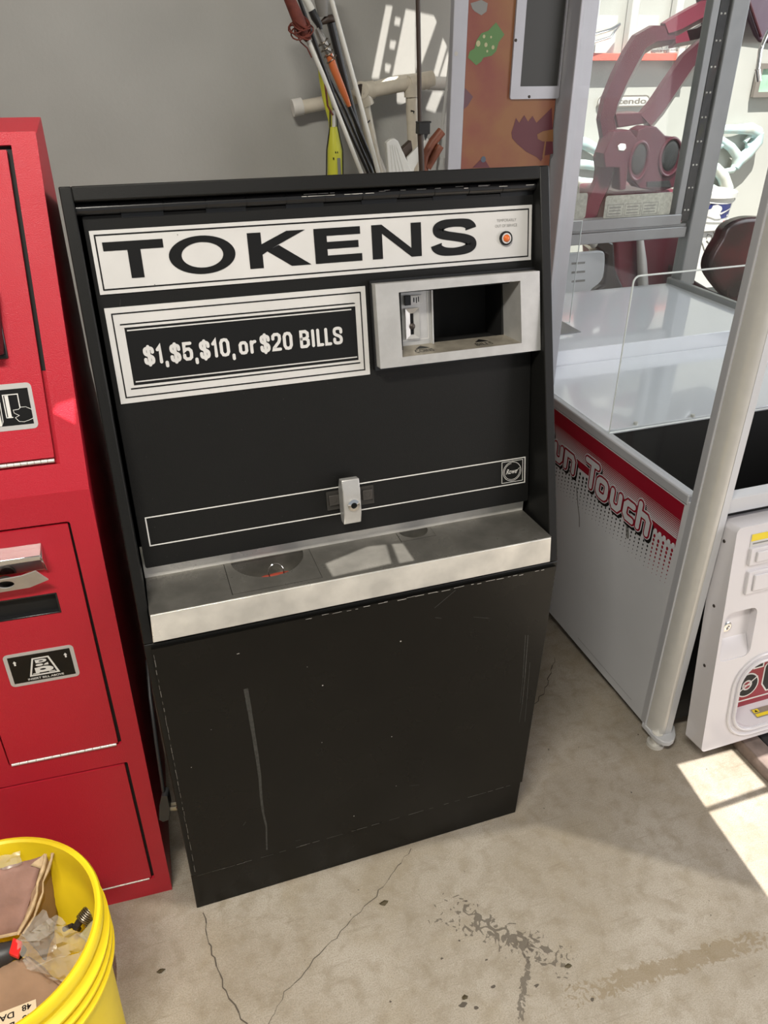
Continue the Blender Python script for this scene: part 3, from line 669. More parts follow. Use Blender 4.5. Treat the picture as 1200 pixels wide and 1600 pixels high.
o2 = rrect(su0, sv0, su1, sv1); i2 = rrect(0.4785, 0.3070, 0.4845, 0.3400)
b.plate(o2, [i2], -0.016, -0.0135, 0, FD)
for i in range(4):
    a, c = o2[i], o2[(i + 1) % 4]; d, e = i2[(i + 1) % 4], i2[i]
    b.mesh([FD.p(*a, -.010), FD.p(*c, -.010), FD.p(*d, -.0134), FD.p(*e, -.0134)], [(0, 1, 2, 3)])
b.quad(0.4780, 0.3065, 0.4850, 0.3405, -0.0155, 1, FD)
b.dome((0.4815, 0.3200, -0.014), FD, 0.0052, 0.0052, 0.004, 2)
b.build('coin_slot', [M['cast'], M['ink'], M['dark_bolt']], cp, recalc=False)
b = MB(); b.box(0.4700, 0.3530, -0.016, 0.4800, 0.3680, -0.010, 0, FD); b.box(0.4800, 0.3535, -0.016, 0.4990, 0.3670, -0.011, 1, FD); b.frame_line(0.4800, 0.3535, 0.4990, 0.3670, 0.0012, -0.0108, 2, FD); b.quad(.484, .357, .486, .364, -.0108, 0, FD); b.quad(.4885, .3555, .490, .364, -.0108, 0, FD); b.quad(.492, .357, .4935, .365, -.0108, 0, FD)
b.build('reject_button', [M['black_gloss'], M['cast'], M['white_sign']], cp, bevel=0.0006)
# lock plate and handle
b = MB(); b.plate(rrect(0.3165, 0.0415, 0.3970, 0.0730, 0.002, 3), [], 0, 0.003, 0, FD); b.frame_line(0.3165, .0415, .3970, .0730, .003, .0035, 0, FD)
lk = b.build('lock_plate', mat('dark_worn_plate', (0.035, 0.032, 0.028), .4), door, bevel=0.0006)
for x in (0.3285, 0.3855):
    b = MB(); b.box(x - .0085, 0.0500, 0.003, x + .0085, 0.0670, 0.0065, 0, FD); b.lathe([(0.0048, .0068), (0.004, .0055), (0, .0055)], (x, 0.0590, 0), 16, 1, fr=FD)
    b.build('square_bolt', [mat('dull_bolt_head', (0.05, 0.045, 0.04), .4), M['dark_bolt']], lk, bevel=0.0008)
b = MB(); prof = [(0.0990, 0.0300), (0.0985, 0.0165), (0.0750, 0.0050), (0.0450, 0.0050), (0.0230, 0.0110), (0.0215, 0.0240), (0.0410, 0.0330), (0.0800, 0.0345)]
prof = [(0.0985, 0.030), (0.0975, 0.0150), (0.0800, 0.0060), (0.0400, 0.0060), (0.0225, 0.0120), (0.0215, 0.0260), (0.0400, 0.0325), (0.0800, 0.0335)]
A_ = [FD.p(0.3365, v, w_) for v, w_ in prof]; B_ = [FD.p(0.3660, v, w_) for v, w_ in prof]; n = len(prof)
b.mesh(A_ + B_, [tuple(range(n)), tuple(range(2 * n - 1, n - 1, -1))] + [(i, n + i, n + (i + 1) % n, (i + 1) % n) for i in range(n)])
hd = b.build('lock_handle', M['cast'], door, bevel=0.0015); hd['label'] = 'silver lock handle'
b = MB(); c_ = (0.3530, 0.0555, 0.031); b.lathe([(0.0098, 0), (0.0098, .0045), (0.0050, .0052), (0.0045, .002), (0, .002)], c_, 24, 0, fr=FD); b.lathe([(.0046, .0048), (.0030, .0048)], c_, 20, 1, fr=FD); b.lathe([(.0045, .0021), (0, .0022)], c_, 20, 1, fr=FD)
b.build('key_cylinder', [M['chrome'], M['ink']], hd)
b = MB(); n = 12
for i in range(n):
    x0 = 0.0155 + 0.668 * i / n; x1 = 0.0155 + 0.668 * (i + 1) / n - 0.0012
    b.cyl(FD.p(x0, 0.5155, 0.004), FD.p(x1, 0.5155, 0.004), 0.0072, seg=14)
    if i % 2: b.box(x0, 0.503, -0.004, x1, 0.512, 0.0006, 0, FD)
b.cyl(FD.p(0.02, 0.5155, 0.004), FD.p(0.683, 0.5155, 0.004), 0.0062, seg=12)
for i in range(22):
    x = random.uniform(.3, .67); fr_ = Frame(FD.p(0, 0.5155, 0.004), FD.u, FD.v, FD.w); t_ = R(random.choice((60, 75, 50))); q_ = Frame(fr_.p(0, .0074 * math.cos(t_), .0074 * math.sin(t_)), FD.u, FD.v * -math.sin(t_) + FD.w * math.cos(t_), FD.v * math.cos(t_) + FD.w * math.sin(t_)); b.quad(x, -.0004, x + random.uniform(.004, .02), .0004, 0, 1, q_)
b.build('piano_hinge', [M['black_gloss'], M['chip']], tm, recalc=False)
# power cord hanging at the left side
b = MB(); b.tube([V(-0.006, 0.16, 0.50), V(-0.010, 0.10, 0.47), V(-0.013, 0.055, 0.40), V(-0.0155, 0.045, 0.33), V(-0.017, 0.043, 0.295)], 0.0030, 10)
pc = b.build('power_cord', M['rubber'], tm)
b = MB(); pf = Frame(V(-0.018, 0.040, 0.262), V(1, -.25, 0.1), V(0.1, 0.1, 1), V(-.25, -1, 0))
b.plate([(-.011, -.022), (-.004, -.028), (.007, -.025), (.009, 0), (.006, .030), (-.004, .032), (-.009, .01)], [], -.010, .010, 0, pf)
pg = b.build('plug', M['rubber'], pc, bevel=0.003)
b = MB()
for w_ in (-.005, .005): b.box(0.0085, -0.008, w_ - .0008, 0.020, -0.002, w_ + .0008, 0, pf)
b.cyl(pf.p(0.0085, -.013, 0), pf.p(0.021, -.013, 0), .0022, seg=10)
b.build('plug_prongs', M['cast_dirty'], pc)

# key ring lying in the coin cup
kr = empty('key_ring', (0.215, 0.06, 0.676), 'thin metal ring with a dull red tag lying in the larger coin cup', 'key ring')
b = MB(); b.tube([V(0.190, 0.066, 0.692), V(0.201, 0.063, 0.694), V(0.222, 0.065, 0.694), V(0.242, 0.070, 0.693)], [0.003, 0.0058, 0.0058, 0.003], 12); b.build('tag', M['red_tag'], kr)
b = MB(); c = V(0.220, 0.062, 0.704); b.tube([c + V(math.cos(t) * .0125, math.sin(t) * .006, math.sin(t) * .0125) for t in [i * .2618 for i in range(24)]], 0.0009, 8, cyclic=True); b.build('ring', M['chrome'], kr)

# ================================================================ RED CHANGE MACHINE
rm = empty('change_machine', (-0.28, 0.3, 0), 'red steel change machine with card and bill slots at the left edge', 'change machine')
a = R(3); EU = V(math.cos(a), -math.sin(a), 0); NW = V(-math.sin(a), -math.cos(a), 0)
FL = Frame((-0.039, 0.058, 0), EU, (0, 0, 1), NW)
th = R(16); NU = V(NW.x * math.cos(th), NW.y * math.cos(th), math.sin(th)); SU = V(-NW.x * math.sin(th), -NW.y * math.sin(th), math.cos(th))
FU = Frame(V(-0.0325, 0.058, 0.905), EU, SU, NU)
LW = -0.52; ZC = 0.905
dt, zt = 0.459 * math.sin(th), ZC + 0.459 * math.cos(th)
prof = [(-0.007, 0.0), (-0.007, ZC), (-dt - .007, zt - .002), (-dt - 0.10, zt + 0.010), (-0.34, ZC + 0.06), (-0.36, ZC), (-0.36, 0.0)]
rx_ = [0.0, 0.0065, 0.0175, 0.0175, 0.0065, 0.0065, 0.0]
b = MB(); Aa = [FL.p(LW, z, w_) for w_, z in prof]; Bb = [FL.p(x, z, w_) for (w_, z), x in zip(prof, rx_)]; n = len(prof)
b.mesh(Aa + Bb, [tuple(range(n)), tuple(range(2 * n - 1, n - 1, -1))] + [(i, n + i, n + (i + 1) % n, (i + 1) % n) for i in range(n)])
# front skins with openings for the doors
D1 = rrect(-0.2075, 0.414, -0.0285, 0.858, .004, 3); D1b = rrect(-0.490, 0.414, -0.226, 0.858, .004, 3); D2 = rrect(-0.490, 0.0475, -0.0270, 0.3700, .003, 3)
b.plate([(LW, 0), (0, 0), (0.0065, ZC), (LW, ZC)], [D1, D2], -0.007, 0.0, 0, FL)
D3 = [(-0.490, 0.040), (-0.0315, 0.040), (-0.0200, 0.4440), (-0.490, 0.4440)]
b.plate([(LW, 0), (0.0, 0), (0.011, 0.459), (LW, 0.459)], [D3], -0.007, 0.0, 0, FU)
b.build('cabinet', M['red'], rm, bevel=0.0012)
b = MB(); b.flat(rrect(-0.4895, 0.048, -0.0275, 0.3695), -0.0066, 0, FL); b.flat(rrect(-0.2072, 0.4145, -0.0288, 0.8575), -0.0066, 0, FL); b.flat(D3, -0.0066, 0, FU)
b.build('door_gap_shade', M['black_deep'], rm, smooth=0)  # black sheets stand in for the shade inside the door gaps
# upper door
b = MB(); b.plate([(-0.488, 0.050), (-0.0375, 0.050), (-0.0265, 0.4385), (-0.488, 0.4385)], [], -0.006, 0.001, 0, FU); ud = b.build('upper_door', M['red'], rm, bevel=0.0012)
def hinge(fr, u0, u1, v, k, parent, r=0.0026, w=0.0005):
    b = MB(); n = max(2, int((u1 - u0) / k))
    for i in range(n): b.cyl(fr.p(u0 + (u1 - u0) * i / n, v, w), fr.p(u0 + (u1 - u0) * (i + 1) / n - .0006, v, w), r, seg=10)
    return b.build('piano_hinge', M['steel'], parent)
hinge(FU, -0.486, -0.0375, 0.0455, 0.0085, ud)
b = MB(); b.box(-0.150, 0.186, 0.0, -0.070, 0.276, 0.004, 0, FU); b.hexa([FU.p(-.148, .190, .004), FU.p(-.073, .190, .004), FU.p(-.0655, .2755, .004), FU.p(-.148, .2755, .004), FU.p(-.146, .1935, .026), FU.p(-.077, .1935, .026), FU.p(-.070, .272, .026), FU.p(-.146, .272, .026)])
b.build('card_reader', M['black_gloss'], ud, bevel=0.003)
b = MB(); b.plate(rrect(-0.205, 0.0920, -0.0495, 0.1535, .006, 4), [], 0.001, 0.0016, 0, FU)
b.quad(-0.199, 0.0985, -0.0545, 0.1465, 0.0019, 1, FU)
wl = lambda pts, t, m=2: b.ribbon(pts, t, 0.0022, m, FU)
b.quad(-0.1035, 0.0990, -0.0945, 0.1460, 0.0021, 2, FU); b.quad(-0.1015, 0.0990, -0.0998, 0.1460, 0.0023, 1, FU)
b.flat([(-.0945, .0990), (-.0915, .1050), (-.0905, .1450), (-.0945, .1460)], .0021, 2, FU); b.flat([(-.0937, .1010), (-.0925, .1060), (-.0915, .1440), (-.0937, .1450)], .0024, 1, FU)
wl([(-.0865, .1095), (-.0865, .1395), (-.0680, .1395), (-.0680, .1215)], .0013); wl([(-.0865, .1095), (-.0790, .1095)], .0013)
b.quad(-0.0845, 0.1100, -0.0800, 0.1385, 0.0022, 2, FU)
hand = [(-.0545, .1060), (-.0600, .1040), (-.0660, .1025), (-.0720, .1035), (-.0755, .1085), (-.0700, .1110), (-.0760, .1150), (-.0765, .1185), (-.0700, .1190), (-.0670, .1215), (-.0610, .1215), (-.0545, .1175)]
b.flat(hand, 0.0023, 1, FU); wl(hand, .0013)
wl([(-.0660, .1170), (-.0690, .1110), (-.0660, .1085)], .0011); wl([(-.0640, .1120), (-.0680, .1045)], .0011); wl([(-.0610, .1095), (-.0645, .1040)], .0011); wl([(-.0595, .1080), (-.0575, .1060)], .0011)
b.build('card_sticker', [M['silver_label'], M['ink'], M['white_line']], ud, recalc=False)['label'] = 'black and silver sticker of a hand with a card'
# lower door
b = MB(); SLOT = rrect(-0.166, 0.7045, -0.0690, 0.7420)
b.plate([(-0.2050, 0.4200), (-0.0345, 0.4200), (-0.0318, 0.8540), (-0.2050, 0.8540)], [SLOT], -0.006, 0.001, 0, FL)
ld = b.build('lower_door', M['red'], rm, bevel=0.0012)
hinge(FL, -0.2030, -0.0370, 0.4168, 0.0125, ld)
b = MB(); b.box(-0.166, 0.7045, -0.045, -0.069, 0.742, -0.040, 0, FL); b.box(-0.166, 0.7045, -0.045, -0.163, 0.742, 0, 0, FL); b.box(-0.072, 0.7045, -0.045, -0.069, 0.742, 0.001, 0, FL); b.box(-0.166, 0.739, -.045, -.069, .742, .001, 0, FL)
b.hexa([FL.p(-.166, .7045, -.045), FL.p(-.069, .7045, -.045), FL.p(-.069, .7045, .001), FL.p(-.166, .7045, .001), FL.p(-.166, .713, -.045), FL.p(-.069, .713, -.045), FL.p(-.069, .707, .001), FL.p(-.166, .707, .001)])
b.box(-0.160, 0.722, -0.04, -0.077, 0.736, -0.008, 0, FL)
b.build('bill_slot', M['black_gloss'], ld, bevel=0.001)
# coin return: chrome hood over a bent aluminium plate with a hole
b = MB()
b.hexa([FL.p(-.180, .816, .001), FL.p(-.0720, .816, .001), FL.p(-.0720, .8300, .001), FL.p(-.180, .8300, .001), FL.p(-.180, .8140, .022), FL.p(-.0745, .8140, .022), FL.p(-.0730, .8215, .022), FL.p(-.180, .8215, .022)])
b.hexa([FL.p(-.0750, .786, .001), FL.p(-.0715, .786, .001), FL.p(-.0715, .829, .001), FL.p(-.0750, .829, .001), FL.p(-.0750, .786, .006), FL.p(-.0715, .786, .006), FL.p(-.0715, .818, .023), FL.p(-.0750, .818, .023)])
b.box(-.180, .786, .001, -.075, .816, .003, 0, FL)
cr = b.build('coin_return', M['chrome'], ld, bevel=0.0008)
b = MB(); bp_ = Frame(FL.p(-0.150, 0.768, 0.012), EU, V(0, 0, 1) + NW * 0.35, NW - V(0, 0, .35))
b.plate([(-.03, -.004), (.050, -.002), (.0780, .0095), (.0660, .0330), (.045, .0265), (-.03, .0225)], [ellipse(.0215, .0125, .0115, .0085, 24)], 0, .002, 0, bp_)
b.lathe([(.0115, .0), (.0105, -.006), (0, -.006)], (.0215, .0125, 0), 24, 1, fr=bp_)
b.build('flap', [M['cast'], M['dark_bolt']], cr)
b = MB(); b.plate(rrect(-0.1668, 0.5790, -0.0655, 0.6425, .007, 5), [], 0.001, 0.0016, 0, FL)
b.quad(-0.1610, 0.5850, -0.0712, 0.6370, 0.0019, 1, FL)
b.flat([(-.1370, .5945), (-.0925, .5945), (-.1030, .6295), (-.1275, .6295)], .0021, 2, FL); b.flat([(-.1335, .5975), (-.0965, .5975), (-.1050, .6270), (-.1255, .6270)], .0023, 1, FL)
b.flat(smooth_path([(-.1270, .6000), (-.1030, .6000), (-.0990, .6070), (-.1100, .6120), (-.1270, .6100)], 2), .0025, 2, FL); b.flat(smooth_path([(-.1235, .6190), (-.1080, .6190), (-.1070, .6255), (-.1240, .6255)], 2), .0025, 2, FL)
b.flat(ellipse(-.1155, .6060, .0045, .0016, 14), .0027, 1, FL); b.flat(ellipse(-.1155, .6222, .0035, .0011, 14), .0027, 1, FL); b.flat(ellipse(-.1190, .6150, .0055, .0022, 14), .0025, 2, FL); b.flat([(-.113, .6135), (-.106, .613), (-.106, .618), (-.111, .616)], .0025, 2, FL)
b.quad(-.1315, .5985, -.122, .6000, .0025, 2, FL); b.quad(-.108, .5985, -.099, .6000, .0025, 2, FL)
for x in (-.1525, -.0790):
    b.flat([(x - .0013, .6205), (x + .0013, .6205), (x + .0013, .6255), (x + .0028, .6255), (x, .6295), (x - .0028, .6255), (x - .0013, .6255)], .0023, 2, FL)
b.text('INSERT BILL ABOVE', -.1405, .5880, -.0880, .5918, .0024, 2, FL, offset=.02)
b.build('bill_sticker', [M['silver_label'], M['ink'], M['white_line']], ld, recalc=False)['label'] = 'black INSERT BILL ABOVE sticker'
b = MB(); b.plate(rrect(-0.488, 0.0535, -0.0325, 0.3665, .002, 2), [], -0.006, 0.001, 0, FL); hb = b.build('bottom_hatch', M['red'], rm, bevel=0.001)
hinge(FL, -0.486, -0.036, 0.0505, 0.0110, hb, 0.0018)

# ================================================================ YELLOW BUCKET AND ITS CONTENTS
BX, BY = -0.274, -0.193
bk = empty('bucket', (BX, BY, 0), 'yellow plastic bucket filled with cardboard and plastic scraps', 'bucket')
ro = lambda z: 0.1365 + 0.0130 * z / 0.37
prof = [(0.0, 0.0), (ro(0), 0.0), (ro(0.26), 0.26)]
prof += [(ro(.27), .268), (0.1600, .2705), (0.1600, .2745), (ro(.28), .278), (ro(.29), .2925), (0.1605, .2945), (0.1605, .2985), (ro(.3), .302), (ro(.31), .3165), (0.1610, .3185), (0.1610, .3225), (ro(.33), .327), (ro(.35), .346), (0.1580, .3510), (0.1585, .3650), (0.1560, .3695), (0.1520, .3700), (0.1480, .3675), (ro(.34) - .0035, .340), (ro(.285) - .0035, .2870), (ro(.28) - .0045, .2850), (ro(0) - .004, .004), (0, .004)]
b = MB(); b.lathe(prof, (BX, BY, 0), 96)
b.build('shell', M['yellow'], bk, merge=True)
# rib gussets under the band
for deg in (-52, -38, -24, -66, -80):
    b = MB(); t = R(deg); e = V(math.cos(t), math.sin(t), 0); s_ = V(-math.sin(t), math.cos(t), 0); p = V(BX, BY, 0)
    b.mesh([p + e * (ro(.25)) + s_ * .0012 + V(0, 0, .252), p + e * .1585 + s_ * .0012 + V(0, 0, .2712), p + e * ro(.27) + s_ * .0012 + V(0, 0, .2712), p + e * (ro(.25)) - s_ * .0012 + V(0, 0, .252), p + e * .1585 - s_ * .0012 + V(0, 0, .2712), p + e * ro(.27) - s_ * .0012 + V(0, 0, .2712)], [(0, 1, 2), (5, 4, 3), (0, 3, 4, 1)])
    b.build('gusset', M['yellow'], bk, smooth=0)
# crumpled sheet helper
def sheet(b, P00, P10, P11, P01, nu, nv, amp, seed, m=0, thick=0.0):
    rnd = random.Random(seed); g = [[None] * (nv + 1) for _ in range(nu + 1)]
    nrm = (P10 - P00).cross(P01 - P00).normalized()
    for i in range(nu + 1):
        for j in range(nv + 1):
            u, v = i / nu, j / nv
            p = P00.lerp(P10, u).lerp(P01.lerp(P11, u), v) + nrm * rnd.uniform(-amp, amp) + V(rnd.uniform(-1, 1), rnd.uniform(-1, 1), rnd.uniform(-1, 1)) * amp * .4
            g[i][j] = p
    idx = lambda i, j: i * (nv + 1) + j
    b.mesh([g[i][j] for i in range(nu + 1) for j in range(nv + 1)], [(idx(i, j), idx(i + 1, j), idx(i + 1, j + 1), idx(i, j + 1)) for i in range(nu) for j in range(nv)], m)
def solid(o, t):
    md = o.modifiers.new('thickness', 'SOLIDIFY'); md.thickness = t; md.offset = -1; return o
# torn carton sticking up at the back left
ct = empty('carton', (-0.29, -0.17, 0.16), 'torn brown cardboard carton standing up at the back of the yellow bucket', 'cardboard box')
b = MB()
P = lambda u, v, z: atZ(u, v, z)
sheet(b, P(-60, 1480, .27), P(30, 1457, .285), P(69, 1337, .355), P(-40, 1368, .345), 10, 8, .0022, 3)
o = b.build('panel', M['card_pink'], ct); solid(o, .003)
b = MB(); sheet(b, P(30, 1457, .285) + V(.001, 0, 0), P(69, 1337, .355) + V(.001, 0, 0), P(96, 1400, .20), P(70, 1500, .18), 8, 6, .002, 5)
o = b.build('side', M['card'], ct); solid(o, .003)
b = MB(); pth = [P(28, 1460, .286), P(42, 1436, .300), P(50, 1415, .312), P(58, 1396, .322), P(57, 1380, .330), P(66, 1360, .342), P(68, 1345, .35), P(71, 1335, .357)]
pth = [q + V(random.uniform(0, .003), random.uniform(-.002, .002), .002) for q in pth]
b.tube(pth, [random.uniform(.0016, .0045) for _ in pth], 6); pth2 = [q + V(.006 + random.uniform(0, .004), 0, -.002) for q in pth]; b.tube(pth2, [random.uniform(.001, .003) for _ in pth], 6)
b.tube([P(-60, 1482, .272), P(0, 1464, .280), P(28, 1458, .287)], .0026, 6)
b.build('torn_edge', M['card_edge'], ct)
b = MB(); sheet(b, P(47, 1352, .352), P(70, 1334, .360), P(72, 1340, .352), P(66, 1358, .346), 3, 3, .001, 8); solid(b.build('loose_flap', M['card_edge'], ct), .001)
# second carton, lower front
c2 = empty('carton', (-0.30, -0.25, 0.1), 'dull brown folded carton lying at the front of the yellow bucket', 'cardboard box')
b = MB(); sheet(b, P(-50, 1530, .262), P(38, 1497, .262), P(112, 1556, .225), P(40, 1640, .225), 10, 8, .003, 11); solid(b.build('top', M['card'], c2), .004)
b = MB(); sheet(b, P(38, 1497, .262), P(112, 1556, .225), P(118, 1556, .14), P(44, 1500, .14), 6, 4, .002, 12); solid(b.build('flap', M['card'], c2), .004)
b = MB(); sheet(b, P(-30, 1610, .30), P(-20, 1586, .30), P(50, 1563, .30), P(66, 1592, .292), 6, 3, .0006, 14)
lf = Frame(P(56, 1561, .300), P(-30, 1594, .302) - P(56, 1561, .300), P(72, 1592, .300) - P(56, 1561, .300), V(0, 0, 1)); lf.v = (lf.v - lf.u * lf.u.dot(lf.v)).normalized(); lf.w = lf.u.cross(lf.v)
lp = MB(); lp.box(0, 0, -.0008, .11, .060, 0, 0, lf)
tw = .0006 if lf.w.z > 0 else -.0014
for i, (a_, c_) in enumerate((('48', 'DADI R'), ('48', 'DADI R'), ('60', 'RED'))):
    yv = .011 + .0145 * i
    lp.text(a_, .006, yv - .0085, .018, yv, tw, 1, lf, offset=.02)
    lp.text(c_, .028, yv - .0055, (.072, .072, .052)[i], yv + .003, tw, 1, lf, offset=.02)
b.bm.free()
o = lp.build('printed_label', [M['label_paper'], M['ink']], None, recalc=False)
tag(o, 'cream paper label with black print lying on the cartons in the yellow bucket', 'label')
# clear bag
b = MB()
sheet(b, P(24, 1470, .300), P(88, 1428, .315), P(150, 1478, .268), P(42, 1512, .272), 9, 8, .0075, 21)
sheet(b, P(42, 1512, .274), P(150, 1478, .270), P(134, 1530, .262), P(95, 1537, .252), 8, 6, .006, 22)
sheet(b, P(24, 1470, .302), P(66, 1420, .330), P(92, 1450, .310), P(70, 1468, .300), 6, 5, .006, 23)
tag(b.build('plastic_bag', M['bagmat'], None, smooth=25, recalc=False), 'crumpled clear plastic bag between the cartons in the yellow bucket', 'bag')
b = MB()
sheet(b, P(-30, 1345, .352), P(30, 1330, .358), P(36, 1352, .352), P(-30, 1366, .350), 8, 5, .004, 31)
tag(b.build('plastic_wrap', M['bagmat'], None, smooth=25, recalc=False), 'strip of clear wrap along the back rim side of the torn carton', 'wrap')
# spring, red clip, black lump
b = MB(); c0 = P(128, 1440, .235); ax = V(.7, .35, .45).normalized(); sx = ax.cross(V(0, 0, 1)).normalized(); sy = ax.cross(sx)
b.tube([c0 + ax * (.0032 * i / 12) + sx * .0115 * math.cos(i * math.pi / 6) + sy * .0115 * math.sin(i * math.pi / 6) for i in range(12 * 9)], .0013, 6)
tag(b.build('coil_spring', M['spring']), 'dull grey coil spring against the inner wall of the yellow bucket', 'spring')
b = MB(); b.tube([P(118, 1450, .215), P(124, 1440, .225), P(134, 1428, .215)], .006, 8); b.tube([P(100, 1452, .21), P(112, 1446, .22), P(124, 1452, .20)], .004, 8)
tag(b.build('machine_scrap', M['dark_bolt']), 'small dark metal scrap beside the coil spring in the bucket', 'scrap metal')
b = MB(); fr_ = Frame(P(25, 1482, .288), P(34, 1480, .288) - P(20, 1474, .288), V(.2, 1, 0), V(0, 0, 1)); b.box(-.0085, -.012, -.004, .0085, .012, .004, 0, fr_)
tag(b.build('plastic_clip', M['red_bright'], bevel=.0015), 'bright red plastic clip beside the torn carton in the bucket', 'clip')
b = MB(); b.tube([P(-40, 1500, .262), P(-5, 1496, .268), P(25, 1484, .268), P(36, 1490, .258)], [.016, .019, .014, .008], 12)
tag(b.build('rubber_hose', M['rubber']), 'grey black rubber piece under the red clip in the bucket', 'hose')
b = MB(); sheet(b, P(124, 1462, .235), P(150, 1430, .235), P(162, 1458, .22), P(140, 1476, .225), 4, 4, .002, 41)
solid(tag(b.build('folded_leaflet', mat('dingy_leaflet', (0.28, 0.24, 0.12), .7)), 'dingy folded leaflet tucked under the clear bag in the bucket', 'leaflet'), .001)

# ================================================================ WHITE PRIZE MACHINE (glass cabinet)
XC = 1.085; XR = 2.00; YB = 1.44
pm = empty('prize_machine', (1.5, 0.7, 0), 'white glass-sided arcade prize machine with dark red Touch lettering on its side', 'arcade machine')
FC = Frame((XC, 0, 0), (0, -1, 0), (0, 0, 1), (-1, 0, 0))
b = MB(); b.box(XC, 0.1205, 0.036, XC + 0.018, YB, 0.640, 0)
e1, e2, e3, e4 = .0005, .0010, .0016, .0022
b.quad(-1.30, 0.5255, -0.1355, 0.6290, e1, 1, FC)
for i in range(11):
    z = 0.5900 - 0.0043 * i; t = 0.0002 + 0.00013 * i
    b.quad(-1.30, z - t, -0.1358, z + t, e2, 2, FC)
ncol = 74
for i in range(ncol):
    u = -0.1420 - 0.0155 * i
    b.flat(ellipse(u, 0.5265, 0.0056, 0.0056, 12), e1 + .00005, 2, FC) if i < 6 else None
    for k in range(9):
        r_ = 0.0046 * (1 - k / 10.5); zz = 0.5135 - 0.0105 * k - (0.005 if i % 2 else 0)
        b.flat(ellipse(u, zz, r_ * .8, r_, 9), e1, 1 if i < 5 else 3, FC)
def tletter(lines, cyc=False):
    for (wd, ww, mm, du, dv) in ((.0285, e2, 3, .005, -.006), (.0285, e3, 2, 0, 0), (.0235, e4, 1, 0, 0), (.0145, e4 + .0006, 0, 0, 0)):
        for ln in lines:
            c_ = len(ln) > 3 and ln[0] == ln[-1]
            b.ribbon([(u + du, v + dv) for u, v in ln], wd, ww + .00015 * lines.index(ln), mm, FC)
def rr_(u0, v0, u1, v1): q = rrect(u0, v0, u1, v1, .012, 3); return q + [q[0]]
for L_ in ([[(-.702, .505), (-.702, .564), (-.664, .564)], [(-.702, .536), (-.672, .536)]],
           [[(-.637, .541), (-.637, .513), (-.629, .504), (-.613, .504), (-.605, .513), (-.605, .541)]],
           [[(-.583, .504), (-.583, .541), (-.553, .541), (-.545, .532), (-.545, .504)]],
           [[(-.489, .567), (-.441, .567)], [(-.461, .567), (-.461, .506)]],
           [rr_(-.432, .503, -.395, .543)],
           [[(-.370, .541), (-.370, .513), (-.362, .504), (-.346, .504), (-.338, .513), (-.338, .541)]],
           [[(-.286, .541), (-.308, .541), (-.316, .533), (-.316, .512), (-.308, .504), (-.286, .504)]],
           [[(-.264, .562), (-.264, .504)], [(-.264, .541), (-.238, .541), (-.230, .533), (-.230, .504)]]):
    tletter(L_)
for x in (-.165, -.60): b.ribbon([(x, .06), (x - .25, .06)], .0012, e1, 4, FC, cap=False)
b.ribbon([(-.52, .47), (-.505, .43), (-.49, .40), (-.484, .375)], .004, e1, 4, FC); b.ribbon([(-.30, .485), (-.292, .46)], .012, e1, 4, FC)
sp_ = b.build('side_panel', [M['claw_grey'], M['claw_red'], M['claw_white'], M['ink'], M['grey_print']], pm, recalc=False, smooth=0)
sp_['label'] = 'side panel with red band and outlined lettering'
b = MB(); b.box(XC - .002, 0.128, 0.632, XC + 0.022, YB, 0.655); b.build('side_rail', M['rail'], pm, bevel=.003)
# front left column
b = MB(); z0, z1 = 0.036, 2.05
b.prism([(XC - .0005, .1205), (XC - .0005, .1035), (XC + .02, .1035), (XC + .02, .1205)], z0, z1, 1)
b.prism([(XC - .002, .1035), (XC - .0025, .1005), (XC + .004, .0985), (XC + .02, .1035)], z0, z1, 2)
arc = [(XC + .023 + .023 * math.cos(R(180 + 90 * i / 14)), .0985 + .0385 * math.sin(R(180 + 90 * i / 14))) for i in range(15)]
b.prism(arc + [(XC + .040, .0600), (XC + .040, .0985)], z0, z1, 0)
b.prism([(XC + .0245, .0590), (XC + .041, .0590), (XC + .041, .0600), (XC + .0245, .0600)], z0, z1, 2)
b.build('corner_column', [M['column'], M['rail'], M['claw_white']], pm)
b = MB(); b.prism([(1.0825, .112), (1.0825, .070), (1.0850, .052), (1.0930, .040), (1.1060, .035), (1.1200, .039), (1.1330, .050), (1.1480, .074), (1.1480, .112)], .024, .038, 0); b.build('column_cap', M['claw_white'], pm, bevel=.002)
for x, y in ((XC + .012, .070), (XC + .03, 1.38), (XR - .04, 1.38), (XR - .04, .09)):
    b = MB(); b.cyl(V(x, y, 0), V(x, y, .008), .021, .020, 20); b.cyl(V(x, y, .008), V(x, y, .04), .013, seg=16); b.build('leveling_foot', M['steel'], pm)
# base, back and inside
b = MB(); b.box(XC + .018, .096, .04, XR - .02, YB - .02, .06); b.box(XR - .02, .06, .04, XR, YB, .64); b.box(XC + .018, YB - .02, .04, XR, YB, .64); b.build('base', M['claw_white'], pm)
b = MB(); b.box(XC + .02, .100, .28, XR - .022, .455, .30); b.box(XC + .019, .1, .28, XC + .023, .455, .634); b.box(XC + .02, .452, .28, XR - .022, .458, .645); b.box(XC + .054, .096, .28, XR - .022, .1, .66); b.box(XR - .024, .075, .28, XR - .02, .455, .634)
b.box(1.127, .088, .045, XR - .02, .094, .640)
b.build('prize_chute', M['black_deep'], pm, smooth=0)['label'] = 'black prize chute'
b = MB(); b.box(XC + .0235, .20, .56, XC + .026, .255, .565); b.build('chute_bracket', M['grey_print'], pm)
b = MB(); b.box(XC + .012, .455, .636, XR - .02, .885, .656); b.build('lower_playfield', M['table_white'], pm, bevel=.003)
for u, v in ((993, 663), (1082, 651)):
    p = atZ(u, v, .656); b = MB(); b.cyl(p, p + V(0, 0, .006), .006, .005, 14); b.build('stud', M['steel'], pm)
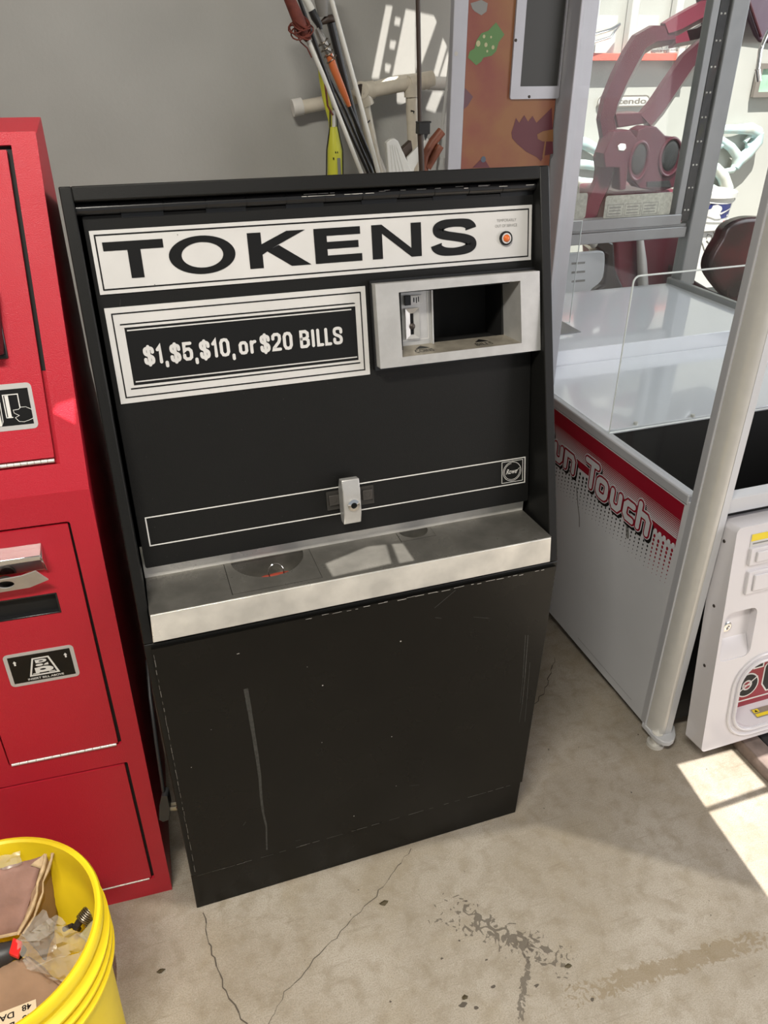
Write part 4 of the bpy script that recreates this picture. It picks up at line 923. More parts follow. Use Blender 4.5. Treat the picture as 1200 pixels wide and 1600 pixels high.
b = MB(); b.box(XC + .012, .885, .640, XR - .02, YB - .01, .700); b.build('upper_playfield', M['table_white'], pm, bevel=.002)
b = MB(); b.box(XR - .022, .06, .655, XR, YB, .720); b.build('side_rail', M['post_grey'], pm, bevel=.004)
b = MB(); b.box(1.1270, .066, .636, XR, .096, .672); b.build('front_rail', M['claw_white'], pm, bevel=.003)
for x in (1.262, 1.2635):
    pass
# posts
b = MB(); b.box(XC, .755, .656, XC + .045, .822, 2.05, 0); b.box(XC - .001, .828, .656, XC + .045, .852, 2.05, 1); b.box(XC + .002, .822, .656, XC + .04, .828, 2.05, 2); b.build('side_post', [M['post_light'], M['rail'], M['post_grey']], pm, bevel=.002)
b = MB(); b.box(1.995, 1.385, .70, 2.060, YB, 2.05); b.build('rear_post', M['post_grey'], pm, bevel=.004)
b = MB(); b.box(1.958, 1.395, .925, 1.990, 1.43, 2.05)
for i in range(9): pass
rs = b.build('rear_hinge_strip', M['black_gloss'], pm)
for i in range(9):
    z = .96 + .072 * i * 1.0
    for x in (1.966, 1.980): b = MB(); b.dome((x, z, 0), Frame((0, 1.395, 0), (1, 0, 0), (0, 0, 1), (0, -1, 0)), .0034, .0034, .003, 0, 10, 3); b.build('rivet', M['steel'], rs)
b = MB(); b.box(1.928, 1.395, .93, 1.957, 1.43, 2.05, 0); b.box(1.12, 1.392, .912, 1.957, 1.432, .948, 0); b.box(1.12, 1.396, .868, 1.990, 1.432, .905, 0); b.box(1.12, 1.402, .903, 1.990, 1.43, .915, 0)
b.build('rear_window_frame', M['post_grey'], pm, bevel=.003)
b = MB(); b.box(1.12, 1.41, .70, 1.99, 1.416, 2.05); b.build('rear_glass', M['glass'], pm, smooth=0)
b = MB(); b.box(XC + .008, .132, .656, XC + .012, .755, 2.05); b.build('side_glass', M['glass'], pm, smooth=0)
b = MB(); b.box(XC + .008, .852, .70, XC + .012, 1.40, 2.05); b.build('side_glass', M['glass'], pm, smooth=0)
def pane(name, pts, t, ax):
    b = MB(); b.plate(pts, [], -t / 2, t / 2, 0, ax); o = b.build(name, M['acrylic'], pm, smooth=0)
    b = MB(); b.tube([ax.p(x, y, 0) for x, y in pts], t * .52, 6, cyclic=True); b.build('polished_edge', M['acr_edge'], o); return o
FA = Frame((0, .440, 0), (1, 0, 0), (0, 0, 1), (0, -1, 0))
tl = atY(988, 432, .44); bl_ = atY(962, 665, .44); tr_ = atY(1160, 413, .44)
pane('acrylic_divider', [(XC + .012, .657), (1.97, .657), (1.97, tl.z + .004)] + [(XC + .012 + .014 - .014 * math.sin(R(90 * i / 5)), tl.z - .014 + .014 * math.cos(R(90 * i / 5))) for i in range(6)], .004, FA)
pb = atZ(890, 504, .70); FB = Frame((0, pb.y, 0), (1, 0, 0), (0, 0, 1), (0, -1, 0)); pt = atY(908, 345, pb.y)
pane('acrylic_divider', [(XC + .03, .70), (pb.x, .70), (pb.x, pt.z), (XC + .03, pt.z)], .004, FB)
b = MB(); b.box(XC + .02, pb.y - .1, .7005, pb.x - .02, pb.y + .11, .703); b.build('drop_hole', M['post_grey'], pm)
# notices stuck inside the rear window
for (u0, v0, u1, v1) in ((942, 300, 1052, 343), (866, 301, 919, 344)):
    p0 = atY(u0, v1, 1.405); p1 = atY(u1, v0, 1.405); fr_ = Frame((0, 1.405, 0), (1, 0, 0), (0, 0, 1), (0, -1, 0))
    b = MB(); b.plate(rrect(p0.x, p0.z, p1.x, p1.z, .008, 3), [], 0, .0008, 0, fr_)
    if u0 > 900:
        w_ = p1.x - p0.x; h_ = p1.z - p0.z
        for k in range(3): b.frame_line(p0.x + w_ * (.04 + .26 * k), p0.z + h_ * .1, p0.x + w_ * (.28 + .26 * k), p0.z + h_ * .62, .0016, .0012, 1, fr_)
        for k in range(3):
            for j in range(3): b.quad(p0.x + w_ * (.07 + .26 * k), p0.z + h_ * (.2 + .13 * j), p0.x + w_ * (.24 + .26 * k), p0.z + h_ * (.24 + .13 * j), .0012, 1, fr_)
    b.build('notice', [M['paper'], M['grey_print']], pm, smooth=0, recalc=False)
# front door of white moulded plastic
dv = V(0, .064, .55).normalized(); FDR = Frame((0, -.032, .070), (1, 0, 0), dv, V(0, -dv.z, dv.y))
b = MB()
hatch = rrect(1.213, .030, 1.66, .206, .052, 7)
lockh = rrect(1.1405, .236, 1.222, .358, .016, 4)
b.plate(rrect(1.1330, -0.006, 1.76, .556, .012, 4), [hatch, lockh], -.055, 0, 0, FDR)
dr = b.build('coin_door', M['molded'], pm, bevel=.009, seg=4)
b = MB()
for t_, w_ in ((.006, .004), (.021, .002)):
    q = rrect(1.213 - t_, .030 - t_, 1.66 + t_, .206 + t_, .052 + t_, 7); b.tube([FDR.p(x, y, w_ - .002) for x, y in q], .0042, 8, cyclic=True)
b.build('hatch_rim', M['molded'], dr)
b = MB(); b.box(1.20, .016, -.062, 1.67, .215, -.052, 0, FDR)
b.quad(1.20, .030, 1.67, .215, -.0516, 1, FDR); b.quad(1.20, .058, 1.67, .062, -.0512, 2, FDR)
def ring(cx, cy, ro_, ri_, w, m):
    v_, f_ = plate_geo(ellipse(cx, cy, ro_, ro_, 30), [ellipse(cx, cy, ri_, ri_, 24)], 0); b.mesh([FDR.p(q.x, q.y, w) for q in v_], f_, m)
ox, oy = 1.286, .103
b.flat(ellipse(ox, oy, .0330, .0330, 30), -.0511, 2, FDR); ring(ox, oy, .0295, .0140, -.0506, 3); b.flat(ellipse(ox, oy, .0095, .0095, 20), -.0504, 1, FDR)
b.ribbon([(ox - .027, oy - .019), (ox + .027, oy + .020)], .0032, -.0502, 2, FDR, cap=False); b.quad(ox - .010, oy - .001, ox + .010, oy + .002, -.0502, 2, FDR)
ul = [(1.342, .140), (1.342, .098), (1.352, .084), (1.370, .084), (1.382, .098), (1.382, .140)]
b.ribbon(ul, .0270, -.0511, 2, FDR); b.ribbon(ul, .0195, -.0506, 3, FDR)
for x in (1.262, 1.300, 1.340): b.quad(x - .004, .144, x + .026, .190, -.0511, 2, FDR); b.quad(x, .148, x + .022, .190, -.0506, 3, FDR)
b.build('hatch_artwork', [M['molded'], M['claw_red'], M['white_line'], M['ink']], dr, smooth=0, recalc=False)
b = MB(); b.hexa([FDR.p(1.20, .018, -.001), FDR.p(1.67, .018, -.001), FDR.p(1.67, .018, -.054), FDR.p(1.20, .018, -.054), FDR.p(1.20, .030, -.001), FDR.p(1.67, .030, -.001), FDR.p(1.67, .044, -.054), FDR.p(1.20, .044, -.054)])
sh = b.build('hatch_shelf', M['molded'], dr, smooth=0)
shf = Frame(FDR.p(1.20, .030, -.001), (1, 0, 0), FDR.p(0, .044, -.054) - FDR.p(0, .030, -.001), FDR.v)
b = MB(); b.quad(.094, .012, .145, .036, .0015, 0, shf); b.quad(.096, .025, .112, .034, .0019, 1, shf); b.flat([(.099, .0265), (.109, .0265), (.104, .0325)], .0022, 2, shf); b.quad(.096, .014, .142, .022, .0019, 1, shf)
b.build('warning_sticker', [M['cast_dirty'], M['warn_yellow'], M['ink']], sh, smooth=0, recalc=False)
b = MB(); b.box(1.138, .230, -.040, 1.226, .364, -.018, 0, FDR); b.hexa([FDR.p(1.140, .230, -.002), FDR.p(1.222, .230, -.002), FDR.p(1.222, .230, -.02), FDR.p(1.140, .230, -.02), FDR.p(1.140, .240, -.002), FDR.p(1.222, .240, -.002), FDR.p(1.222, .288, -.02), FDR.p(1.140, .288, -.02)])
b.build('lock_recess', M['molded'], dr, bevel=.003)
b = MB(); b.lathe([(.0125, 0), (.0125, .005), (.0095, .0065), (.0060, .0065), (.0055, .004), (0, .004)], (1.1600, .314, -.018), 24, 0, fr=FDR); b.build('lock', M['chrome'], dr)
for (x0, y0, x1, y1) in ((1.171, .466, 1.30, .506), (1.175, .398, 1.29, .452)):
    b = MB(); b.box(x0, y0, -.004, x1, y1, .006, 0, FDR); b.box(x0 + .014, y0 + .008, .005, x1, y1 - .008, .010, 0, FDR); b.build('coin_insert', M['molded'], dr, bevel=.005, seg=3)
b = MB(); b.box(1.170, .508, -.001, 1.25, .537, .0010, 0, FDR); b.quad(1.171, .521, 1.25, .5365, .0014, 1, FDR); b.quad(1.176, .5135, 1.236, .5165, .0014, 2, FDR)
b.build('caution_sticker', [M['white_sign'], M['warn_yellow'], M['grey_print']], dr, recalc=False, smooth=0)
for v_ in (.515, .363, .212):
    b = MB(); b.dome((-.030, v_, 0), Frame(FDR.p(1.1330, 0, 0), FDR.w, FDR.v, (-1, 0, 0)), .0040, .0040, .002, 0, 10, 3); b.build('screw', M['dark_bolt'], dr)

# timber and board on the floor by the door
tag(MB().box(1.270, -.16, 0, 1.318, .05, .035).build('timber_batten', M['wood'], bevel=.003), 'weathered timber batten on the floor under the white coin door', 'timber')
tag(MB().box(1.325, -.13, 0, 1.72, .05, .030).build('dark_board', M['dark_board'], bevel=.003), 'dark flat board on the floor beside the timber batten', 'board')

# ================================================================ ORANGE CABINET BEHIND
YO = 0.80; FO = Frame((0, YO, 0), (1, 0, 0), (0, 0, 1), (0, -1, 0))
oc = empty('printed_partition', (0.93, YO, 0), 'grey framed upright partition with orange brown printed artwork and a dark window', 'partition')
xl0, xl1, xo = atY(703, 130, YO).x, atY(725, 130, YO).x, 1.072
b = MB(); b.box(xl0, YO - .006, 0, xl1, YO + .013, 2.1); b.build('frame_post', M['post_light'], oc, bevel=.002)
b = MB(); b.box(xl1, YO, 0, xo, YO + .012, 2.1)
def art(pxs, m, w=.0006): b.flat([(lambda p: (p.x, p.z))(atY(u, v, YO)) for u, v in pxs], w, m, FO)
art([(775, 35), (788, 54), (779, 66), (775, 80), (768, 87), (755, 90), (752, 96), (744, 102), (731, 90), (734, 80), (741, 76), (744, 64), (752, 52), (763, 48), (768, 42)], 1)
for u, v, r_ in ((747, 68, 4.6), (756, 57, 2.8), (767, 58, 2.0), (759, 70, 3.4), (770, 74, 3.2), (761, 80, 2.0)):
    p = atY(u, v, YO); q = r_ * .00108; b.flat(ellipse(p.x, p.z, q, q * 1.15, 16), .001, 2, FO)
art([(799, 207), (803, 195), (806, 184), (811, 192), (819, 180), (825, 190), (832, 181), (838, 192), (862, 168), (864, 240), (850, 243), (845, 252), (838, 245), (822, 237), (808, 225), (800, 216)], 3)
art([(839, 210), (848, 205), (864, 202), (864, 221), (848, 221), (840, 217)], 4, .001); art([(851, 221), (853, 221), (850, 247), (847, 246)], 4, .001)
art([(723, 136), (727, 138), (739, 151), (731, 165), (722, 173)], 5)
art([(738, 262), (750, 250), (758, 250), (765, 262)], 3)
p = atY(755, 249, YO); b.flat(ellipse(p.x, p.z, .0062, .0066, 18), .001, 6, FO)
art([(735, 5), (752, 0), (762, 5), (760, 18), (752, 24), (742, 18), (738, 14)], 7)
b.build('printed_panel', [M['orange_art'], M['green_art'], M['cream_art'], M['maroon_art'], mat('tan_print', (.23, .10, .035), .5), M['violet_art'], M['blue_art'], M['grey_print']], oc, smooth=0, recalc=False)
p0 = atY(795, 155, YO); p1 = atY(811, 135, YO)
b = MB(); b.plate(rrect(p0.x, p0.z, xo + .004, 2.0, .004, 3), [rrect(p1.x, p1.z, xo + .0005, 1.97)], 0, .006, 0, FO); wf = b.build('window_frame', M['post_light'], oc, bevel=.001)
b = MB(); b.box(p1.x, p1.z, -.002, xo, 1.97, .0015, 0, FO); b.build('dark_window', M['charcoal'], wf, smooth=0)
for u, v in ((804, 63), (825, 151)):
    p = atY(u, v, YO); b = MB(); b.dome((p.x, p.z, .006), FO, .0032, .0032, .0025, 0, 12, 3); b.build('screw', M['dark_bolt'], wf)
p = atY(711, 84, YO); b = MB(); b.flat(ellipse(p.x, p.z, .0045, .0042, 14), .0066, 0, FO); b.build('paint_chip', M['chip'], oc, smooth=0, recalc=False)
# perforated strip beside its post
b = MB(); q0 = atY(702.5, 150, .832); q1 = atY(689.5, 262, .832)
fp = Frame(q0, V(1, 0, 0), (q0 - q1), V(0, -1, 0)); fp.u = (fp.u - fp.v * fp.u.dot(fp.v)).normalized(); q = []
for k in range(-8, 30):
    v0 = .006 - .0440 * k; q.append(rrect(-.0062, v0 - .020, .0042, v0))
b.plate([(-.0125, -q0.z * 1.005), (.0125, -q0.z * 1.005), (.0125, .38), (-.0125, .38)], q, -.001, .001, 0, fp)
tag(b.build('perforated_strip', M['white_paint'], smooth=0), 'white perforated metal strip leaning behind the grey post of the printed partition', 'metal strip')

# ================================================================ POLES, RODS AND PIPES BEHIND THE BLACK MACHINE
LEAN = [0.93, 0.0]
def L3(u, v): return atL(u, v, *LEAN)
def ext(p0, p1, up, dn):                                  # lengthen a pole up to a height and down to an x
    d = (p1 - p0); a = p0 - d * ((up - p0.z) / -d.z) if abs(d.z) > 1e-6 else p0
    return a, p1 + d * dn
def pole(name, label, segs, cat='pole'):                  # segs: (part, [(u,v)...], radius, material)
    t = None
    for i, (pn, pts, r_, m) in enumerate(segs):
        b = MB(); b.tube([L3(*q) if isinstance(q, tuple) else q for q in pts], r_, 12)
        if t is None:
            base = L3(*pts[-1]) if isinstance(pts[-1], tuple) else pts[-1]
            t = empty(name, V(base.x, base.y, base.z), label, cat)
        b.build(pn, m, t)
    return t
def below(u0, v0, u1, v1, k=0):                          # straight on until it meets the white machine's side or the floor
    a, c = L3(u0, v0), L3(u1, v1); d = c - a
    t = (1.055 - c.x) / d.x if d.x > 1e-4 else 99
    return c + d * min(t, (0.006 - c.z) / d.z)
def above(u0, v0, u1, v1, k):
    a, c = L3(u0, v0), L3(u1, v1); return a - (c - a) * k
LEAN[0] = 0.895
pole('wrapped_pole', 'white pole with rust red cord wound round its upper end', [
    ('shaft', [(481, 62), (505, 118), (530, 182), (563, 266), below(481, 62, 563, 266, .22)], .0049, M['pole_white']),
    ('cord_wrap', [above(455, 0, 478, 52, .6), (453, 0), (466, 30), (474, 50), (482, 62)], [.011, .012, .0135, .0130, .0075], M['rust_cord'])])
b = MB(); rnd = random.Random(5)
for k in range(9):
    c = L3(470 + rnd.uniform(-8, 8), 42 + rnd.uniform(-10, 12)); a1 = rnd.uniform(-.6, .6)
    b.tube([c + V(math.cos(t) * .0165, math.sin(t) * .0165 - .002, math.sin(t + a1) * .012) for t in [i * .5236 for i in range(12)]], .0016, 6, cyclic=True)
b.tube([L3(464, 55), L3(470, 66), L3(480, 75), L3(487, 90)], .0015, 6); b.tube([L3(505, 112), L3(509, 140), L3(512, 165), L3(520, 180)], .0022, 6)
tag(b.build('cord', M['rust_cord']), 'loose coils of rust red cord tied round the wrapped white pole', 'cord')
LEAN[0] = 0.912
pole('rod', 'thin black rod lying just right of the cord-wrapped pole', [('shaft', [above(468, 0, 522, 150, .4), (468, 0), (490, 60), (522, 150), (574, 267), below(522, 150, 574, 267, .25)], .0042, M['rod_black'])], 'rod')
LEAN[0] = 0.925
pole('rod', 'slim black rod crossing under the orange pole', [('shaft', [(489, 62), (510, 112), (540, 172), (566, 235), (580, 267), below(540, 172, 580, 267, .3)], .0038, M['rod_black'])], 'rod')
LEAN[0] = 0.955
pole('rod', 'thick glossy black rod with a dark brown cap at its top', [('shaft', [(517, 36), (530, 90), (548, 160), (568, 230), (580, 267), below(530, 90, 580, 267, .2)], [.0095, .0085, .0070, .0058, .0055, .005], M['rod_black']), ('cap', [(502, 36), (510, 31), (518, 29), (524, 33)], [.004, .0080, .0085, .004], M['dk_brown']), ('cloth_cover', [above(502, 0, 505, 22, 3), (502, 0), (505, 26)], [.0155, .0155, .0105], M['grey_cloth'])], 'rod')
LEAN[0] = 0.935
pole('pole', 'orange pole with a silver taped joint, black sleeve and white upper end', [('shaft', [(514, 84), (522, 108), (536, 142), (546, 166)], [.0088, .0088, .0078, .0050], M['orange']), ('tip', [(545, 164), below(522, 108, 545, 164)], [.0048, .0035], M['rod_black']),
    ('tape', [(495, 44), (502, 58), (508, 72), (517, 90)], [.0060, .0085, .0088, .0084], M['foil']),
    ('upper_end', [above(479, 0, 490, 18, 3), (479, 0), (488, 17)], .0075, M['pole_white']), ('sleeve', [(487, 16), (492, 27), (499, 39), (500, 46)], [.0085, .0090, .0074, .0060], M['rod_black'])])
b = MB()
for k in range(7):
    c = L3(505 + 2.2 * k, 66 + 4.4 * k); b.tube([c + V(math.cos(t) * .0105, math.sin(t) * .0105, math.cos(t) * (-.006 if k % 2 else .008)) for t in [i * .5236 for i in range(12)]], .0011, 6, cyclic=True)
tag(b.build('twine', M['spring']), 'grey twine wound over the silver tape on the orange pole', 'twine')
LEAN[0] = 0.905
pole('pole', 'long straight white pole just left of the pipe fittings', [('shaft', [above(518, 0, 560, 150, .4), (518, 0), (539, 75), (560, 150), (590, 266), below(560, 150, 590, 266, .3)], .0052, M['pole_white'])])
# fluorescent yellow tapered tool
LEAN[0] = 0.95
t = empty('yellow_float', L3(523, 300), 'fluorescent yellow tapered tube with a white neck standing behind the machine', 'float')
b = MB(); q_ = L3(523.5, 300); b.tube([L3(521, 198), L3(523, 236), q_, V(q_.x, q_.y, 0.0)], [.0085, .0175, .0185, .0185], 10); b.build('body', M['hi_yellow'], t)
b = MB(); b.tube([L3(521.5, 172), L3(521.5, 199)], .0042, 12); b.build('neck', M['pvc_white'], t)
b = MB()
for s_ in (-1, 1): b.tube([L3(521 + 5.5 * s_, 172), L3(521.5 + 6 * s_, 198), L3(523 + 12.5 * s_, 234), L3(523 + 13 * s_, 275)], .0014, 6)
b.build('dark_seam', M['rod_black'], t)
b = MB(); fr_ = Frame(L3(523, 255) + V(0, -.0195, .001), (1, 0, 0), (0, .1, 1), (0, -1, .1)); b.quad(.001, -.03, .0085, .012, 0, 0, fr_); b.quad(-.009, .009, -.006, .0135, 0, 1, fr_); b.quad(-.003, .022, .004, .026, 0, 1, fr_)
b.build('label', [M['grey_print'], M['ink']], t, smooth=0, recalc=False)
LEAN[0] = 0.965
pole('pole', 'fluorescent yellow stick half hidden behind the crossing white pole', [('shaft', [(499, 96), (503, 120), (509, 152), (519, 190), (522, 262), V(L3(522, 262).x, LEAN[0], 0.0)], [.005, .0075, .0085, .0085, .0085, .0085], M['hi_yellow'])])
# pvc frame
YP = 1.035
Pq = lambda u, v, dy=0.0: atY(u, v, YP + dy)
pv = empty('pipe_frame', Pq(640, 400), 'cream plastic pipe frame with tee fittings behind the black machine', 'pipe frame')
b = MB(); b.tube([Pq(470, 168, .05), Pq(570, 148, .05)], .0155, 18); b.tube([Pq(570, 142, .03), Pq(620, 128, .04), Pq(655, 124, .05)], .0145, 18)
b.tube([Pq(580, 142), Pq(672, 125)], .0145, 18); b.tube([Pq(670, 130), Pq(699, 131)], .0150, 18, 1)
b.tube([Pq(644, 140), Pq(644, 170), Pq(648, 262), V(Pq(648, 262).x, YP, 0.0)], .0155, 18); b.tube([Pq(566, 150), Pq(579, 215), Pq(606, 340)], .0142, 18)
b.tube([Pq(579, 222, .01), Pq(612, 300, .01)], .0095, 14, 1)
b.build('pipes', [M['pvc'], M['pvc_white']], pv)
b = MB(); b.tube([Pq(457, 169, .05), Pq(472, 166, .05)], .0195, 18, 0); b.build('end_cap', M['pvc_white'], pv)
b = MB(); b.tube([Pq(660, 127), Pq(676, 124)], .0195, 18); b.tube([Pq(643, 131), Pq(644, 151)], .0195, 18); b.tube([Pq(640, 132), Pq(664, 126)], .0190, 18); b.build('tee_fitting', M['pvc'], pv)
b = MB(); b.tube([Pq(563, 143), Pq(584, 140)], .0195, 18); b.tube([Pq(567, 146), Pq(573, 165)], .0188, 18)
c0 = Pq(564, 141, -.016); c1 = Pq(564, 141, .012); b.tube([c1, c0], .0190, 20)
b.build('tee_fitting', M['pvc'], pv)
b = MB(); b.cyl(c0 - V(0, .0006, 0), c0, .0134, seg=18); b.build('open_socket', M['dk_brown'], pv)
for pts in ([(570, 187), (574, 192), (578, 188)], [(642, 173), (647, 174), (646, 177)]):
    b = MB(); b.tube([Pq(*q, -.0150) for q in pts], .0018, 6); b.build('ink_mark', M['ink'], pv)
# dark slender post with clamp
YD = 0.70; dp = empty('stand_post', V(atY(659, 262, YD).x + .01, YD, 0), 'slim dark brown upright post with a clamp in front of the pipe frame', 'post')
b = MB(); b.tube([atY(652, -60, YD), atY(653, 0, YD), atY(655, 120, YD), atY(656, 200, YD)], .0046, 12); q_ = atY(659, 262, YD); b.tube([atY(656, 198, YD), q_, V(q_.x + .01, YD, 0.0)], .0062, 12); b.build('upright', M['dk_brown'], dp)
b = MB(); fr_ = Frame(atY(657, 196, YD), (1, 0, 0), (0, 0, 1), (0, -1, 0)); b.box(-.007, -.016, -.010, .018, .006, .010, 0, fr_); b.box(-.009, .004, -.006, .022, .008, .006, 0, fr_); b.flat([(.008, -.016), (.018, -.016), (.012, -.030)], .0, 0, fr_); b.build('clamp', M['rod_black'], dp, bevel=.001)
# leaning white slatted board, box and red tubes
b = MB(); YW = .80; fr_ = Frame((0, YW, 0), (1, 0, 0), (0, 0, 1), (0, -1, 0)); wq = lambda pxs: [(lambda p: (p.x, p.z))(atY(u, v, YW)) for u, v in pxs]
lp_ = wq([(600, 222), (606, 217), (612, 215), (618, 219), (628, 240), (642, 272), (604, 272)]); lp_ = lp_[:6] + [(lp_[5][0] + .012, 0.0), (lp_[6][0], 0.0), lp_[6]]; b.prism(lp_, 0, .016, 0, fr_)
for k in range(4):
    a_ = wq([(607 + 3 * k, 226), (612 + 7 * k, 285)]); b.ribbon(a_, .0028, .0172, 0, fr_)
tag(b.build('slatted_board', M['white_plastic'], bevel=.002), 'white ribbed plastic board leaning behind the pipe frame', 'board')
b = MB(); b.tube([atY(690, 205, .80), atY(676, 222, .80), atY(664, 244, .80), atY(660, 290, .80), V(atY(660, 290, .80).x, .80, 0.011)], .0105, 12); b.tube([atY(668, 262, .795), atY(681, 240, .79), atY(688, 228, .79)], .0085, 10)
tag(b.build('red_hose', mat('brick_red_tube', (.20, .06, .03), .5)), 'brick red bent tube between the dark post and the perforated strip', 'hose')
b = MB(); fr_ = Frame((0, .83, 0), (1, 0, 0), (0, 0, 1), (0, -1, 0)); YW = .83; lp_ = wq([(640, 232), (638, 218), (624, 231)]); b.prism(lp_ + [(lp_[2][0], 0.0), (lp_[0][0], 0.0)], 0, .02, 0, fr_)
tag(b.build('dark_case', M['dk_brown'], bevel=.002), 'dark brown narrow case standing just right of the ribbed white board', 'case')
b = MB(); lp_ = wq([(629, 244), (650, 222), (660, 214), (664, 218), (640, 262)]); b.prism(lp_ + [(lp_[4][0], 0.0), (lp_[0][0], 0.0)], .022, .030, 0, fr_)
tag(b.build('plastic_strip', M['white_plastic'], bevel=.001), 'slanted white plastic slat behind the upright cream pipe', 'slat')

# ================================================================ FAR ROOM
YF = 3.285; FW = Frame((0, YF, 0), (1, 0, 0), (0, 0, 1), (0, -1, 0))
fx = lambda u, v, y=YF: (lambda p: (p.x, p.z))(atY(u, v, y))
sx0, sz = fx(880, 89); sx1, _ = fx(1092, 93)
b = MB(); b.box(sx0, sz - .018, .0, sx1 + .10, sz + .018, .05, 0, FW)
shelf = tag(b.build('wall_shelf', M['shelf_red'], bevel=.003), 'coral red shelf board on the white far wall', 'shelf')
for (u, nm) in ((918, 0), (978, 0), (1045, 0)):
    x, z = fx(u, 80); b = MB(); b.box(x - .022, sz + .0185, .005, x + .022, 2.3, .040, 0, FW); b.box(x - .030, sz + .0185, .002, x - .022, 2.3, .046, 0, FW)
    tag(b.build('white_upright', M['white_paint'], bevel=.003), ('leftmost white metal upright standing on the coral red shelf', 'middle white metal upright standing on the coral red shelf', 'rightmost white metal upright standing on the coral red shelf')[(918, 978, 1045).index(u)], 'upright', 'white uprights on the far shelf')
for u0, u1, k in ((924, 964, 0), (985, 1028, 1)):
    x0, z0 = fx(u0, 78); x1, z1 = fx(u1, 24); b = MB(); b.box(x0, sz + .0185, .003, x1, z1, .012, 0, FW); tag(b.build('backing_board', M['white_plastic']), ('white board between the two left uprights on the red shelf', 'white board between the two right uprights on the red shelf')[k], 'board')
b = MB(); q = [atY(885, 62, 3.21), atY(922, 56, 3.21), atY(955, 46, 3.21), atY(968, 38, 3.225)]; b.tube(q, .009, 10); b.tube([p + V(0, 0, -.035) for p in q[:3]] + [q[3]], .007, 10)
tag(b.build('chrome_tube', M['chrome']), 'bent chrome tube hanging in front of the left shelf upright', 'tube')
b = MB(); rnd = random.Random(3); q0 = atY(1018, 78, 3.25); q1 = atY(1074, 78, 3.25)
for k in range(26):
    p = q0.lerp(q1, k / 26) + V(0, 0, rnd.uniform(-.005, .005)); b.tube([p, p + V(rnd.uniform(-.02, .035), 0, rnd.uniform(-.06, .05))], [.007, .001], 5)
b.tube([q0, q1], .006, 6)
tag(b.build('dried_sprig', M['grey_print']), 'grey feathery sprig lying on the coral red shelf', 'sprig')
x, z = fx(1053, 88); b = MB(); b.box(x - .02, z - .05, .051, x + .02, z + .04, .062, 0, FW); b.box(x - .005, z - .05, .0, x + .06, z - .02, .06, 0, FW); tag(b.build('shelf_bracket', M['white_paint']), 'pale bracket clipped to the front edge of the red shelf', 'bracket')
# oval wordmark on the wall
x0, z0 = fx(946, 168); x1, z1 = fx(1016, 148); b = MB()
b.plate(rrect(x0 - .06, z0, x1, z1, (z1 - z0) / 2, 8), [], .0005, .004, 0, FW); q = rrect(x0 - .056, z0 + .004, x1 - .004, z1 - .004, (z1 - z0) / 2 - .004, 8)
b.ribbon(q, .007, .0045, 1, FW, cyclic=True); b.text('Nintendo', x0 - .035, z0 + .015, x1 - .022, z1 - .015, .0045, 1, FW, offset=.025)
b.quad(x0 + .03, z0 - .065, x1 - .10, z0 - .055, .0006, 1, FW)
tag(b.build('oval_sign', [M['white_plastic'], mat('taupe_print', (.16, .145, .12), .6)], recalc=False, smooth=0), 'small oval wordmark sign on the white far wall', 'sign')
# framed picture
x0, z0 = fx(1172, 152); z1 = fx(1182, 99)[1]; b = MB()
x1 = x0 + .30; b.plate(rrect(x0, z0, x1, z1), [rrect(x0 + .03, z0 + .028, x1 - .03, z1 - .028)], .001, .025, 0, FW); pf_ = empty('framed_picture', (x0 + .15, YF, z0), 'mint green picture in a grey wooden frame on the far wall', 'picture')
b.build('picture_frame', M['frame_grey'], pf_, bevel=.002); b = MB(); b.box(x0 + .02, z0 + .02, .002, x1 - .02, z1 - .02, .010, 0, FW); b.build('print', M['mint'], pf_)
# pale blue driftwood
dw = empty('driftwood', atY(1150, 260, 3.2), 'pale blue branching driftwood piece mounted at the right of the far wall', 'driftwood')
T3 = lambda u, v, y=3.25: atY(u, v, y)
def limb(pts, rs, seg=10): b.tube([T3(*q) for q in pts], rs, seg)
b = MB()
limb([(1100, 203), (1125, 202), (1150, 202), (1172, 201), (1184, 208)], [.022, .024, .026, .034, .036]); limb([(1184, 208), (1182, 222), (1168, 240), (1154, 252), (1148, 262)], [.036, .038, .036, .034, .028])
limb([(1164, 222), (1172, 212), (1180, 214), (1176, 226), (1166, 228)], .014); limb([(1105, 222), (1125, 218), (1142, 230), (1152, 243), (1150, 256)], [.02, .024, .026, .03, .026])
limb([(1100, 255), (1112, 232), (1128, 226)], [.020, .022, .02]); limb([(1100, 258), (1118, 262), (1130, 276), (1136, 296)], [.022, .03, .036, .040]); limb([(1150, 256), (1144, 266), (1132, 268)], [.026, .02, .016]); limb([(1098, 290), (1112, 294), (1126, 300)], [.022, .024, .02])
b.build('branches', M['blue_wood'], dw)
dw = empty('driftwood', atY(910, 270, 3.2), 'pale blue curved driftwood piece behind the left leg of the raspberry frame', 'driftwood')
b = MB()
limb([(870, 212), (892, 218), (915, 225), (932, 234), (948, 246)], [.032, .034, .033, .028, .022]); limb([(870, 268), (890, 256), (915, 257), (945, 262), (975, 262)], [.026, .028, .026, .026, .026]); limb([(880, 262), (886, 276), (905, 284), (930, 286), (970, 284)], [.022, .026, .026, .024, .024]); limb([(940, 298), (965, 296)], [.014, .016])
b.build('branches', M['blue_wood'], dw)
